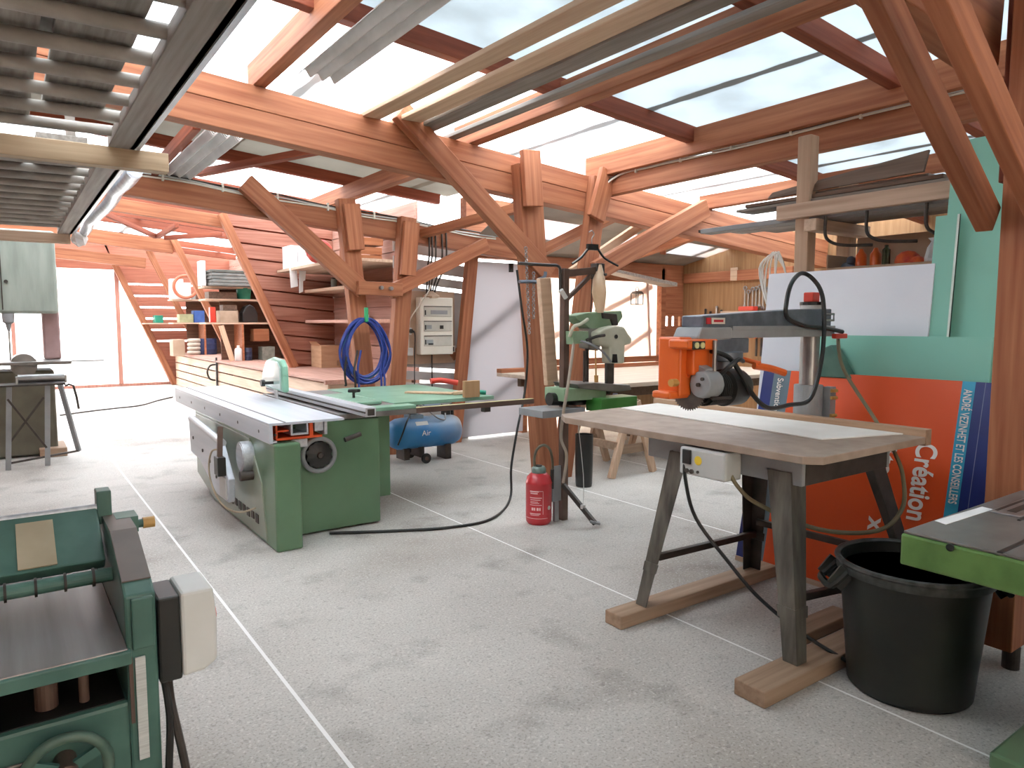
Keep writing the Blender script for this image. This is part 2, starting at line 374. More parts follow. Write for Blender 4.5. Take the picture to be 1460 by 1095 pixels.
soffit(4.95, 9.3, 6.35, 7.15, FIBRED); soffit(4.95, 5.5, 7.15, 7.6, FIBRED); soffit(5.5, 6.3, 7.15, 7.6, CLEAR); soffit(6.3, 7.0, 7.15, 7.6, FIBRED); soffit(7.0, 7.8, 7.15, 7.6, CLEAR); soffit(7.8, 8.3, 7.15, 7.6, FIBRED); soffit(8.3, 9.3, 7.15, 7.6, CLEAR); soffit(4.95, 9.3, 7.6, 8.05, FIBRED)
struct('wall_left', MB().box(-3.4, -3.3, -3.4, 20, -.1, 4.1), wood('wall_boards', '7d4630', '98583d', 'y'))
struct('rear_fill_window', MB().box(-1.5, 4.0, -3.36, -3.35, .9, 2.6), CREAMP)  # unseen light panel, added behind the camera to brighten the hall
struct('wall_rear', MB().box(-3.4, -1.5, -3.4, -3.3, -.1, 4.1).box(4.0, 9.5, -3.4, -3.3, -.1, 4.1).box(-1.5, 4.0, -3.4, -3.3, -.1, .9).box(-1.5, 4.0, -3.4, -3.3, 2.6, 4.1), wood('wall_boards_rear', '7d4630', '98583d', 'x'))
struct('wall_right', MB().box(9.25, 9.35, -3.4, 8.2, -.1, 3.1), PLKZ)
# end wall with the trapezoid doorway
b = MB(); zz = -.1
for k in range(17):
    z1 = min(zz + .235, 3.5); f = lambda z: 3.40 - max(z, 0) * .406
    b.prism([(f(zz), zz), (4.95, zz), (4.95, z1), (f(z1), z1)], 'y', 19.6, 19.66); zz = z1 + (.045 if 1.0 < z1 < 2.7 else .0)
    if zz > 3.4: break
b.prism([(-3.3, 2.83), (2.25, 2.83), (2.0, 3.6), (-3.3, 4.1)], 'y', 19.6, 19.72); b.box(-3.3, -2.2, 19.6, 19.72, -.1, 2.83)
struct('wall_end', b, wood('end_boards', '9a5d49', 'b5745d', 'x'))
d = thing('door_1', 'wide glazed end doorway with slanting side, flooded by daylight', 'doorway', (0, 19.66, 0), kind='structure')
b = MB(); b.box(-2.2, 3.4, 19.62, 19.7, 0, .07); b.box(2.2, 2.29, 19.6, 19.7, .07, 2.83); b.box(.1, .18, 19.62, 19.7, .07, 2.83); b.prism([(3.32, .07), (3.42, .07), (2.30, 2.83), (2.2, 2.83)], 'y', 19.58, 19.7)
part(d, 'door_frame', b, wood('door_frame_wood', '9c6a5c', 'b78575', 'z'))
part(d, 'glass_pane', MB().prism([(-2.2, .07), (3.36, .07), (2.25, 2.83), (-2.2, 2.83)], 'y', 19.66, 19.67), GLASS)
# back wall of the wing, Y = 8.05
def slats(x0, x1, y0, y1, cuts, z0, z1, tilt=SL):
    b = MB(); zs = [z0] + [k for a, c in cuts for k in (a, c)] + [z1]
    for a, c in zip(zs[::2], zs[1::2]):
        q = lambda X, z: z - (X - x0) * tilt
        b.hexa([(x0, y0, q(x0, a)), (x1, y0, q(x1, a)), (x1, y1, q(x1, a)), (x0, y1, q(x0, a)), (x0, y0, q(x0, c)), (x1, y0, q(x1, c)), (x1, y1, q(x1, c)), (x0, y1, q(x0, c))])
    return b
struct('wall_back', slats(3.95, 5.02, 8.06, 8.09, ((.81, .85), (.96, 1.01), (2.02, 2.07), (2.18, 2.23), (2.38, 2.44)), -.05, 2.62), FIBRE)
b = MB().box(5.0, 9.3, 8.05, 8.2, 2.42, 3.2); b.box(8.75, 9.3, 8.05, 8.15, -.1, 1.50); b.box(8.75, 9.3, 8.05, 8.15, 1.66, 2.42)
for k in range(4): b.box(8.75 + k * .15, 8.75 + k * .15 + .09, 8.05, 8.065, 1.50, 1.66)
struct('wall_back', b, REDX)
d = thing('door_2', 'tall milky white sliding door panel leaning light through, beside the leaning timber', 'door', (5.25, 8.0, 0), kind='structure')
part(d, 'door_panel', MB().hexa([(4.66, 7.96, .035), (5.86, 7.96, .035), (5.86, 7.98, .035), (4.66, 7.98, .035), (4.98, 7.96, 2.36), (5.92, 7.96, 2.36), (5.92, 7.98, 2.36), (4.98, 7.98, 2.36)]), MILK)
b = MB(); b.bar((4.75, 8.03, 1.1), (5.9, 8.03, 1.9), .05, .10); b.bar((4.75, 8.03, .2), (5.9, 8.03, .85), .05, .10); part(d, 'brace', b, RED)
part(d, 'door_stop', MB().box(5.62, 5.67, 7.92, 7.96, 2.24, 2.36), BLACK)
w = thing('window_1', 'wide cream light panel behind the long workbench', 'window', (7.3, 8.05, 0), kind='structure')
part(w, 'panel', MB().box(5.95, 8.75, 8.10, 8.115, 0, 2.42), CREAMP)
b = MB(); b.box(5.95, 8.75, 8.03, 8.1, .93, 1.02); b.box(5.88, 5.97, 8.0, 8.12, 0, 2.42); b.box(8.68, 8.78, 8.0, 8.12, 0, 2.42); b.box(5.95, 8.75, 8.0, 8.1, 2.2, 2.45); part(w, 'window_frame', b, REDX)
b = MB(); b.bar((6.0, 8.15, 1.15), (8.6, 8.15, 2.15), .05, .10); b.bar((8.55, 8.15, .95), (8.45, 8.15, 2.3), .05, .09); b.bar((7.7, 8.15, 1.0), (8.6, 8.15, 1.45), .05, .10); part(w, 'brace', b, RED)
# partition, side walls and ledge of the nave
def leanx(z): return 3.95 - (z - .8) * .43
b = MB(); z = .82
for k in range(10):
    z1 = z + .222
    s = .055
    xl0, xl1 = leanx(z), leanx(z1)
    b.hexa([(xl0, 12.0, z + s), (4.72, 12.0, z - s), (4.72, 12.03, z - s), (xl0, 12.03, z + s), (xl1, 12.0, z1 + s), (4.72, 12.0, z1 - s), (4.72, 12.03, z1 - s), (xl1, 12.03, z1 + s)])
    z = z1 + .026
struct('wall_partition', b, PLK, .004)
struct('wall_partition', MB().prism([(3.95, .76), (4.72, .76), (4.72, 3.3), (2.88, 3.3)], 'y', 12.05, 12.08), DRED)  # added backing sheet, keeps the gaps between the planks dark
b = MB()
for k in range(16): b.box(4.72, 4.76, 8.98, 12.1, k * .2, k * .2 + .188)
b.box(4.765, 4.78, 8.98, 12.1, 0, 3.25); struct('wall_alcove', b, PLKY)
b = MB()
for k in range(16): b.box(4.86, 4.9, 12.1, 19.6, k * .2, k * .2 + (.188 if k not in (8, 9, 10, 11, 12) else .172))
struct('wall_nave', b, PLKY)
struct('wall_nave', MB().box(4.92, 4.94, 12.1, 17.2, 0, 3.25), PLKY)
led = thing('ledge_bench', 'long low plank ledge running under the slanting posts, with boarded front', 'ledge', (4.0, 14, 0))
b = MB().box(3.40, 4.70, 9.0, 19.4, .765, .80); b.box(3.38, 4.70, 8.96, 9.0, .74, .80); part(led, 'top', b, PLKY, .003)
b = MB()
for k in range(4): b.box(3.44, 3.47, 9.03, 19.4, .01 + k * .19, .175 + k * .19)
part(led, 'front_boards', b, PALEY, .003)
b = MB()
for k in range(4): b.box(3.47, 4.68, 9.03, 9.06, .01 + k * .19, .18 + k * .19)
part(led, 'end_boards', b, PALEX, .003)
# ------------------------------------------------------------------ timber frames
def xbeam(name, Y, x0, x1, ct, h, w, mat, label, **k):
    return timber(name, (x0, Y, rz(ct, x0) - h / 2), (x1, Y, rz(ct, x1) - h / 2), w, h, mat, label, 'beam', **k)
xbeam('roof_beam', 5.55, -3.2, 9.2, 3.42, .17, .16, RED, 'upper half of the long reddish double beam crossing above the fire extinguisher post')
xbeam('roof_beam', 5.55, -3.2, 9.2, 3.248, .19, .15, RED, 'lower half of the long reddish double beam crossing above the fire extinguisher post')
xbeam('roof_beam', 7.74, -3.2, 5.9, 3.09, .25, .15, RED, 'reddish cross beam carrying clipped cables above the electrical panel')
xbeam('roof_beam', 9.75, -3.2, 4.7, 3.42, .24, .12, PLK, 'pink lit beam just behind the cable-carrying cross beam')
xbeam('roof_beam', 1.49, -3.2, 3.72, 3.41, .40, .15, RED, 'stub of cross beam meeting the big right-hand post at the top')
xbeam('roof_beam', 12.1, -3.2, 2.95, 3.50, .19, .14, RED, 'nave cross beam meeting the slanting post in front of the plank partition')
xbeam('roof_beam', 16.0, -3.2, 2.88, 3.46, .26, .14, RED, 'second nave cross beam, where three roof braces meet')
xbeam('roof_beam', 19.0, -3.2, 2.8, 3.32, .24, .14, RED, 'farthest nave cross beam above the bright doorway')
def ybeam(name, X, y0, y1, c0, h, w, mat, label): return timber(name, (X, y0, rz(c0, X) + h / 2), (X, y1, rz(c0, X) + h / 2), w, h, mat, label, 'beam')
ybeam('rafter', 1.62, -3.2, 5.62, 3.425, .18, .10, RED, 'rafter beside the stored grey corrugated sheets at top left')
ybeam('rafter', 3.50, -3.2, 5.75, 3.43, .19, .12, RED, 'long reddish rafter over the middle, right of the stored pale planks')
ybeam('rafter', 4.98, -3.2, 5.62, 3.425, .215, .10, RED, 'pale-edged upper rafter above the clipped cables')
ybeam('rafter', 5.06, -3.2, 5.46, 3.245, .18, .10, RED, 'lower rafter under the clipped cables, butting the long cross beam')
ybeam('rafter', 6.75, -3.2, 5.62, 3.425, .16, .10, RED, 'rafter above the stacked grey boards on the right rack')
ybeam('rafter', 3.50, 5.75, 9.7, 3.33, .18, .11, RED, 'rafter running from the long cross beam towards the cable-carrying beam')
timber('rafter', (5.9, 5.65, 2.93), (5.9, 8.0, 2.42), .10, .13, RED, 'rafter low above the white sliding door', 'beam')
timber('rafter', (7.4, 5.65, 2.80), (7.4, 8.0, 2.42), .10, .13, RED, 'rafter low above the long workbench window', 'beam')
timber('roof_brace', (1.85, 8.7, 3.23), (2.85, 6.5, 3.27), .10, .07, DRED, 'flat diagonal brace under the roof behind the long cross beam', 'brace')
timber('roof_brace', (4.15, 7.7, 2.62), (4.75, 5.7, 2.86), .10, .10, RED, 'short brace rising from cable-carrying beam towards the leaning post pair', 'brace')
timber('roof_brace', (6.1, 5.65, 2.75), (8.7, 8.0, 2.62), .09, .08, RED, 'slim brace above the light panel over the workbench', 'brace')
for k, Y in enumerate((2.5, 4.25, 7.1, 8.42, 10.3, 11.2, 12.6, 14.0, 15.0, 17.4, 18.7)):
    tag(timber('trim_%d' % (k + 1), (-3.2, Y, rz(3.585, -3.2)), (9.25 if Y < 8 else 4.8, Y, rz(3.585, 9.25 if Y < 8 else 4.8)), .09, .13, DRED), None, None, None, 'structure')
def P(px, py, Y): return oy(px, py, Y)
g = 'roof braces in the nave'
def orf(x, y, c): return opl(x, y, (SL, 0, 1), c)
timber('roof_brace', orf(148, 304, 3.40), orf(222, 337, 3.30), .07, .08, DRED, 'roof brace running to the left of the meeting point in the nave', 'brace', g)
timber('roof_brace', orf(252, 321, 3.40), orf(225, 337, 3.30), .07, .08, DRED, 'short middle roof brace of the three meeting in the nave', 'brace', g)
timber('roof_brace', orf(318, 334, 3.40), orf(235, 339, 3.30), .07, .08, DRED, 'roof brace running right from the meeting point to the slanting post', 'brace', g)
# slanting posts of the nave
for Y, lb in ((12.0, 'slanting reddish post in front of the dark plank partition'), (16.0, 'slanting reddish post in the middle of the shelf bays'), (19.0, 'slanting reddish post next to the bright doorway edge')):
    timber('slanting_post', (3.95, Y - .1, .80), (2.86, Y - .1, 3.27), .11, .13, RED, lb, 'post', 'slanting posts along the nave', up=(0, 1, 0) if False else (1, 0, .43))
timber('slanting_post', (3.42, 19.45, .0), (2.2, 19.45, 2.95), .10, .14, RED, 'slanting jamb at the right edge of the bright doorway', 'post', 'slanting posts along the nave', up=(1, 0, .43))
# the V posts of the near cross beam
timber('timber_post', (4.28, 5.42, 0), (4.02, 5.42, 3.02), .13, .26, RED, 'left post of the pair behind the red fire extinguisher', 'post', up=(1, 0, 0))
timber('timber_post', (4.02, 5.30, 2.62), (3.98, 5.30, 3.12), .06, .20, RED, 'short cheek board fixed at the head of the left post', 'cheek board', up=(1, 0, 0))
timber('timber_post', (4.50, 5.45, 0), (4.93, 5.42, 3.0), .10, .19, RED, 'right post of the pair behind the steel hoist stand', 'post', up=(1, 0, 0))
timber('timber_post', (4.82, 5.33, 2.58), (4.98, 5.33, 3.06), .06, .20, RED, 'short cheek board fixed at the head of the right post', 'cheek board', up=(1, 0, 0))
timber('knee_brace', (2.70, 5.36, 3.27), (4.24, 5.36, 2.00), .10, .17, RED, 'long diagonal brace descending to the post behind the extinguisher', 'brace')
timber('knee_brace', (6.50, 5.36, 2.84), (4.83, 5.36, 2.06), .10, .20, RED, 'diagonal brace rising right from the pair of posts behind the hoist', 'brace')
timber('knee_brace', oy(915, 320, 5.75), oy(815, 388, 5.75), .07, .09, PALE, 'thin brace with its lit edge painted pale, just above the diagonal brace behind the hoist', 'brace')  # pale colour stands for the lit edge of a red brace
timber('timber_post', (3.52, 4.40, 1.06), (3.44, 4.40, 1.90), .05, .11, PALEZ, 'pale board standing against the steel hoist pole', 'board', up=(1, 0, 0))
# posts of the cable beam
timber('timber_post', (3.42, 7.60, 0), (3.14, 7.60, 2.92), .12, .20, RED, 'post carrying the coiled blue hoses', 'post', up=(1, 0, 0))
timber('timber_post', (3.22, 7.50, 2.36), (3.17, 7.50, 2.86), .06, .19, RED, 'short cheek board at the head of the hose post', 'cheek board', up=(1, 0, 0))
timber('timber_post', (3.66, 7.60, 0), (3.90, 7.60, 2.78), .12, .20, RED, 'post between the coiled blue hoses and the electrical panel', 'post', up=(1, 0, 0))
timber('timber_post', (3.85, 7.50, 2.10), (3.91, 7.50, 2.72), .06, .19, RED, 'short cheek board at the head of the post near the panel', 'cheek board', up=(1, 0, 0))
timber('knee_brace', (2.05, 7.55, 2.97), (3.30, 7.52, 1.91), .10, .19, RED, 'diagonal brace crossing in front of the shelved alcove', 'brace')
timber('knee_brace', (4.98, 7.55, 2.54), (3.62, 7.52, 1.90), .10, .16, RED, 'diagonal brace rising right above the electrical panel', 'brace')
timber('collar_tie', (3.20, 7.44, 1.94), (3.74, 7.44, 1.93), .07, .15, RED, 'short collar piece with two bolts joining the braces above the blue hoses', 'collar')
timber('timber_post', (4.70, 7.88, 0), (4.98, 7.88, 2.45), .10, .15, RED, 'leaning timber between the electrical panel and the white door', 'post', up=(1, 0, 0))
# near right frame
timber('timber_post', (3.66, 1.24, .10), (3.66, 1.24, 2.98), .14, .26, RED, 'massive reddish post at the right edge beside the orange sign', 'post', up=(1, 0, 0))
tag(MB().cyl((3.62, 1.2, 0), (3.62, 1.2, .1), .035).build('post_foot', DSTEEL), 'small dark steel stub under the massive right post', 'post foot')
timber('timber_post', (3.87, 1.36, 2.2), (3.87, 1.36, 3.05), .14, .14, DRED, 'dark block beside the head of the massive right-hand post', 'cheek board', up=(1, 0, 0))
timber('knee_brace', (2.10, 1.36, 3.0), (3.54, 1.36, 2.0), .07, .13, RED, 'diagonal brace ending on the massive right post above the green boards', 'brace')
timber('knee_brace', (1.80, 1.12, 3.04), (3.64, 1.12, 1.835), .07, .12, RED, 'diagonal brace passing in front of the massive right post', 'brace')
# ================================================================== sliding table saw
t = thing('sliding_table_saw', 'big green sliding table saw with aluminium carriage in the middle of the hall', 'table saw', (1.9, 5.9, 0))
part(t, 'cabinet', MB().box(1.60, 2.31, 5.0, 6.9, .012, .83), GREEN, .012)
b = MB(); b.prism([(4.72, 0), (4.72, .74), (7.15, .74), (7.15, .13), (6.5, 0)], 'x', 1.42, 1.60); part(t, 'side_housing', b, GREEN, .015)
part(t, 'side_panel', MB().prism([(4.92, .03), (5.02, .42), (5.3, .71), (7.10, .71), (7.10, .15), (6.48, .03)], 'x', 1.410, 1.425), SIDE_GLARE, .004, 'green side panel with daylight glare painted in grey-green')  # same green paint as the housing; the doorway's reflection is painted on
part(t, 'motor_door', MB().box(2.33, 2.46, 5.13, 6.6, .17, .82), GREEN, .008)
b = MB(); b.box(1.98, 2.62, 4.98, 6.9, .835, .875); part(t, 'saw_table', b, CAST, .004)
# sliding carriage: extrusion with an open end
car = part(t, 'sliding_table', MB().box(1.40, 1.93, 4.76, 7.98, .862, .880).box(1.40, 1.425, 4.76, 7.98, .74, .862), ALUT, .002)
b = MB(); b.box(1.425, 1.45, 4.76, 7.9, .745, .757); b.box(1.72, 1.78, 4.78, 7.9, .80, .86); b.box(1.56, 1.66, 4.77, 7.9, .785, .797); b.box(1.55, 1.562, 4.77, 7.9, .785, .86); b.box(1.658, 1.67, 4.77, 7.9, .785, .86); b.box(1.79, 1.81, 4.78, 7.9, .77, .862)
part(car, 'rail_profile', b, ALU)
b = MB(); b.box(1.455, 1.545, 4.80, 7.9, .81, .822); b.box(1.455, 1.467, 4.80, 7.9, .765, .86); b.box(1.46, 1.78, 4.80, 7.9, .752, .768); b.box(1.69, 1.715, 4.80, 7.9, .768, .86); part(car, 'guide_strip', b, SORANGE, 0, 'orange guide strip inside the rail')
b = MB(); b.box(1.57, 1.68, 4.82, 7.8, .69, .745); part(car, 'lower_rail', b, ALU)
part(car, 'slot', MB().box(1.50, 1.515, 4.76, 7.98, .8795, .8812), DSTEEL)
part(car, 'end_bolt', MB().cyl((1.44, 4.755, .80), (1.44, 4.77, .80), .008), DSTEEL)
b = MB()
for k in range(6): b.cyl((1.398, 5.0 + k * .55, .80), (1.405, 5.0 + k * .55, .80), .012)
part(car, 'side_bolts', b, DSTEEL)
# extension table, fences
part(t, 'extension_table', MB().box(2.64, 3.66, 5.42, 6.95, .845, .878), GREEN2, .004)
b = MB(); b.box(2.18, 2.62, 4.98, 5.12, .875, .905); part(t, 'fence_carrier', b, GREEN2, .006)
b = MB(); b.box(2.30, 2.52, 5.4, 6.2, .878, .905); part(t, 'fence_body', b, GREEN2, .006)
k = part(t, 'star_knob', MB().cyl((2.42, 5.75, .905), (2.42, 5.75, .96), .012).lathe((2.42, 5.75, .955), [(.0, 0), (.045, 0), (.05, .012), (.045, .026), (0, .028)], 20, wob=lambda j, a: 1 + .18 * math.cos(5 * a)), BLACK)
f_ = part(t, 'rip_fence', MB().box(2.03, 2.11, 4.62, 6.95, .890, .955), ALU, .003)
part(f_, 'fence_groove', MB().box(2.024, 2.031, 4.62, 6.95, .915, .927), DSTEEL); part(f_, 'fence_end', MB().box(2.045, 2.095, 4.612, 4.622, .90, .945), DSTEEL)
r_ = part(t, 'fence_rail', MB().box(2.14, 3.80, 4.99, 5.06, .835, .878), BROWNS, .003)
part(r_, 'scale', MB().box(2.14, 3.80, 5.0, 5.03, .878, .8795), YELLOW, 0, 'yellow scale strip')
part(r_, 'rail_bracket', MB().box(3.3, 3.36, 5.03, 5.09, .79, .835), DSTEEL)
# handwheel
h = part(t, 'handwheel', MB().ring((1.80, 4.93, .60), (0, 1, 0), .118, .017, 40, 10), GREYP)
part(h, 'wheel_insert', MB().lathe((1.80, 4.90, .60), [(0, .0), (.05, .0), (.095, .02), (.103, .05), (0, .05)], 48, (0, 1, 0), wob=lambda j, a: 1 + (.06 * math.cos(12 * a) if j in (2, 3) else 0)), BLACK, 0, 'black scalloped disc')
part(h, 'wheel_hub', MB().lathe((1.80, 4.89, .60), [(0, 0), (.018, 0), (.03, .015), (0, .02)], 20, (0, 1, 0)), DSTEEL)
part(t, 'slot_cover', MB().box(1.62, 1.76, 4.985, 5.0, .555, .60), BLACK); part(t, 'lock_lever', MB().cyl((2.0, 4.93, .69), (2.13, 4.95, .72), .018), DSTEEL)
# blade guard on its riving knife
gd = part(t, 'blade_guard', MB().prism([(6.02, .955), (6.03, 1.18), (6.10, 1.235), (6.32, 1.25), (6.50, 1.22), (6.62, 1.10), (6.66, .97)], 'x', 1.90, 1.955), MINT, .02, 'mint green blade guard')
part(gd, 'clear_side', MB().prism([(6.06, .98), (6.07, 1.17), (6.13, 1.215), (6.32, 1.225), (6.46, 1.20), (6.56, 1.10), (6.60, .99)], 'x', 1.885, 1.90), M('guard_window', 'a8c4bb', 'bdd4cd', .15, coat=.5), .004)
part(gd, 'guard_knob', MB().cyl((1.885, 6.25, 1.03), (1.80, 6.25, 1.03), .014).cyl((1.81, 6.25, 1.03), (1.78, 6.25, 1.03), .03), BLACK)
part(t, 'riving_knife', MB().prism([(6.28, .87), (6.30, .97), (6.42, .97), (6.36, .87)], 'x', 1.935, 1.94), STEEL)
# outrigger stored along the side
o_ = part(t, 'outrigger', MB().prism([(5.42, .22), (5.40, .40), (5.66, .63), (6.73, .71), (6.68, .42), (6.35, .40), (5.78, .22)], 'x', 1.28, 1.33), ALUT, .008, 'pale aluminium arm along the side')
part(o_, 'arm_edge', MB().cyl((1.305, 5.64, .635), (1.305, 6.73, .71), .03), ALU)
part(o_, 'mounting_plate', MB().box(1.268, 1.281, 5.43, 5.62, .24, .40), LGREY, .005)
b = MB(); b.box(1.22, 1.28, 5.44, 5.56, .42, .56); part(o_, 'clamp_block', b, BLACK, .006)
part(o_, 'clamp_rod', MB().bar((1.25, 5.50, .55), (1.27, 5.54, .78), .035, .035), BROWNS, .004)
part(o_, 'cable', MB().tube([(1.28, 5.55, .60), (1.25, 5.75, .56), (1.24, 5.82, .40), (1.25, 5.70, .25), (1.28, 5.5, .17), (1.33, 5.3, .17), (1.4, 5.15, .22)], .007), M('old_cable', 'b7ab94', 'a89c84', .7))
b = MB()
for q, (y, z) in enumerate(((6.55, .56), (6.2, .50), (5.95, .45), (5.75, .36))): b.cyl((1.273, y, z), (1.285, y, z), .014)
part(o_, 'arm_bolts', b, DSTEEL)
part(t, 'motor', MB().cyl((1.345, 5.30, .58), (1.42, 5.30, .58), .11, n=26).cyl((1.34, 5.30, .58), (1.35, 5.30, .58), .095, n=26), ALU)
part(t, 'pivot_wheel', MB().cyl((1.32, 5.22, .45), (1.41, 5.22, .45), .035), DSTEEL)
b = MB()
rr = random.Random(3)
for k in range(7):
    y0 = 5.86 - k * .115; b.box(1.404, 1.41, y0 - .07, y0, .115 + .01 * (k % 2), .18); 
part(t, 'name_badge', b, DSTEEL, .002, 'dark worn badge low on the side')
tag(MB().tube([oz(470, 760, .012), oz(560, 757, .012), oz(640, 752, .012), oz(700, 740, .012), oz(727, 712, .03), oy(729, 665, 5.0), oy(738, 610, 5.1), oy(748, 560, 5.25), oy(752, 500, 5.27), oy(744, 440, 5.27), oy(737, 385, 5.30)], .011).build('power_cable', BLACK), 'black cable looping from green table saw base up to the timber post', 'cable')
# loose things lying on the extension table
solo('wood_block', MB().bar((3.33, 5.42, .955), (3.49, 5.42, .955), .045, .15), PLY, 'square plywood block standing on the saw table beside the yellow scale', 'wood block', None, .004)
tag(MB().bar((3.10, 6.10, .888), (3.40, 5.72, .892), .08, .018).bar((3.40, 5.72, .892), (3.58, 5.60, .915), .09, .03).build('push_stick', PALE, None, .004), 'pale curved wooden push stick on the green saw table', 'push stick')
solo('push_tool', MB().tube([(3.70, 6.7, .925), (3.82, 6.68, .93), (3.98, 6.6, .90)], .03, 10), REDC, 'orange-red tool handle at the far edge of green saw table', 'tool handle')
solo('file_tool', MB().tube([(3.50, 5.66, .91), (3.58, 5.60, .905), (3.66, 5.56, .895)], .022, 10), TEAL, 'dark green tool handle behind the plywood block', 'tool handle')
# ================================================================== radial arm saw
t = thing('radial_arm_saw', 'radial arm saw with chipboard table on splayed grey steel legs', 'radial arm saw', (3.2, 2.3, .07))
part(t, 'table_top', MB().prism([(2.66, 1.66), (2.72, 1.60), (3.60, 1.60), (3.60, 3.36), (2.72, 3.30), (2.64, 3.17)], 'z', .965, 1.0), CHIP, .004)
fe = part(t, 'table_fence', MB().box(3.60, 3.66, 1.60, 3.38, .955, 1.035), wood('fence_wood', 'ad8d70', 'c4a488', 'y'), .004)
part(t, 'apron', MB().box(2.76, 2.785, 1.72, 2.62, .845, .965), GREYP, .004); part(t, 'apron', MB().box(3.48, 3.505, 1.72, 2.62, .845, .965), GREYP, .004)
part(t, 'apron', MB().box(2.785, 3.48, 1.72, 1.745, .845, .965), DSTEEL, .004); part(t, 'apron', MB().box(2.785, 3.48, 2.595, 2.62, .845, .965), DSTEEL, .004)
for bx, by, tx, ty in ((2.66, 2.56, 2.77, 2.42), (2.73, 1.70, 2.78, 1.80), (3.60, 2.56, 3.49, 2.48), (3.66, 1.58, 3.49, 1.80)):
    b = MB()
    sx = 1 if bx < 3.1 else -1; sy = 1 if by > 2.1 else -1
    z0, z1 = .071, .90; m = lambda z: ((bx + (tx - bx) * (z - z0) / (z1 - z0)), (by + (ty - by) * (z - z0) / (z1 - z0)))
    for za, zb, wa, wb in ((z0, .26, .038, .042), (.26, .31, .048, .05), (.31, z1, .044, .062)):   # folded angle: two flanges meeting at the outer edge
        (xa, ya), (xb, yb) = m(za), m(zb)
        ox_, oy_ = -sx, sy
        def quad(x, y, w, th): return (x + ox_ * w * .5, y + oy_ * w * .5)
        ca, cb = quad(xa, ya, wa, 0), quad(xb, yb, wb, 0)
        b.hexa([(ca[0], ca[1], za), (ca[0] - ox_ * .006, ca[1], za), (ca[0] - ox_ * .006, ca[1] - oy_ * wa * 1.9, za), (ca[0], ca[1] - oy_ * wa * 1.9, za),
                (cb[0], cb[1], zb), (cb[0] - ox_ * .006, cb[1], zb), (cb[0] - ox_ * .006, cb[1] - oy_ * wb * 1.9, zb), (cb[0], cb[1] - oy_ * wb * 1.9, zb)])
        b.hexa([(ca[0], ca[1], za), (ca[0], ca[1] - oy_ * .006, za), (ca[0] - ox_ * wa * 1.9, ca[1] - oy_ * .006, za), (ca[0] - ox_ * wa * 1.9, ca[1], za),
                (cb[0], cb[1], zb), (cb[0], cb[1] - oy_ * .006, zb), (cb[0] - ox_ * wb * 1.9, cb[1] - oy_ * .006, zb), (cb[0] - ox_ * wb * 1.9, cb[1], zb)])
    part(t, 'leg', b, LEGM if bx < 3.1 else DSTEEL, .002)
b = MB(); b.bar((2.72, 2.50, .33), (3.57, 2.52, .30), .03, .035); part(t, 'stretcher', b, DSTEEL, .003)
b = MB(); b.bar((3.56, 2.5, .38), (3.60, 1.68, .38), .03, .035); part(t, 'stretcher', b, DSTEEL, .003)
b = MB(); b.bar((2.80, 1.76, .33), (3.62, 1.66, .30), .03, .035); part(t, 'stretcher', b, DSTEEL, .003)
# switch box under the front edge
sb = part(t, 'switch_box', MB().box(2.64, 2.765, 2.03, 2.30, .82, .955), LGREY, .012)
part(sb, 'rocker_switch', MB().box(2.630, 2.642, 2.225, 2.275, .875, .945), BLACK, .004)
part(sb, 'warning_sticker', MB().lathe((2.641, 2.185, .90), [(0, 0), (.022, 0), (.022, -.002), (0, -.002)], 24, (1, 0, 0)), YEL2)
part(sb, 'button', MB().cyl((2.632, 2.25, .843), (2.642, 2.25, .843), .011).cyl((2.632, 2.22, .843), (2.642, 2.22, .843), .011).cyl((2.635, 2.185, .845), (2.642, 2.185, .845), .007), DSTEEL)
part(t, 'hanging_cable', MB().tube([(2.70, 2.05, .86), (2.70, 2.0, .80), (2.78, 1.95, .72), (2.95, 1.75, .62), (3.18, 1.60, .61), (3.40, 1.60, .68), (3.52, 1.66, .80), (3.56, 1.72, .90), (3.66, 1.88, 1.05), (3.76, 2.12, 1.30), (3.90, 2.24, 1.48)], .010), M('olive_cable', '6d6349', '7d7256', .6))
part(t, 'mains_lead', MB().tube([(2.66, 2.28, .90), (2.64, 2.26, .80), (2.70, 2.24, .60), (2.78, 2.10, .40), (2.84, 1.98, .26), (2.90, 1.80, .14), (2.98, 1.62, .05), (3.02, 1.52, .012)], .009), BLACK)
# column, arm, carriage
c_ = part(t, 'column', MB().cyl((3.72, 2.30, .90), (3.72, 2.30, 1.66), .052, n=32), STEEL)
part(c_, 'column_base', MB().cyl((3.72, 2.30, .80), (3.72, 2.30, 1.20), .078, n=32).box(3.76, 3.82, 2.19, 2.24, .95, 1.19), GREYP, .004)
b = MB()
for z in (.985, 1.03, 1.13, 1.17): b.cyl((3.76, 2.185, z), (3.80, 2.175, z), .010)
part(c_, 'clamp_bolt', b, BRASS)
part(c_, 'column_cap', MB().cyl((3.72, 2.30, 1.625), (3.72, 2.30, 1.65), .058, n=24), LGREY)
part(c_, 'cap_ring', MB().cyl((3.72, 2.30, 1.65), (3.72, 2.30, 1.668), .062, n=24), BLACK)
part(c_, 'crank_knob', MB().box(3.685, 3.755, 2.27, 2.33, 1.668, 1.722), REDC, .006, 'red crank knob on top')
a_ = part(t, 'arm', MB().prism([(2.71, 1.528), (2.71, 1.585), (3.1, 1.605), (3.5, 1.625), (3.82, 1.63), (3.82, 1.528)], 'y', 2.235, 2.365), ARMM, .006)
b = MB(); b.box(2.92, 3.84, 2.225, 2.245, 1.475, 1.53); b.box(2.92, 3.84, 2.355, 2.375, 1.475, 1.53); b.box(2.92, 3.84, 2.22, 2.38, 1.515, 1.535); part(a_, 'arm_track', b, GREYP, .003)
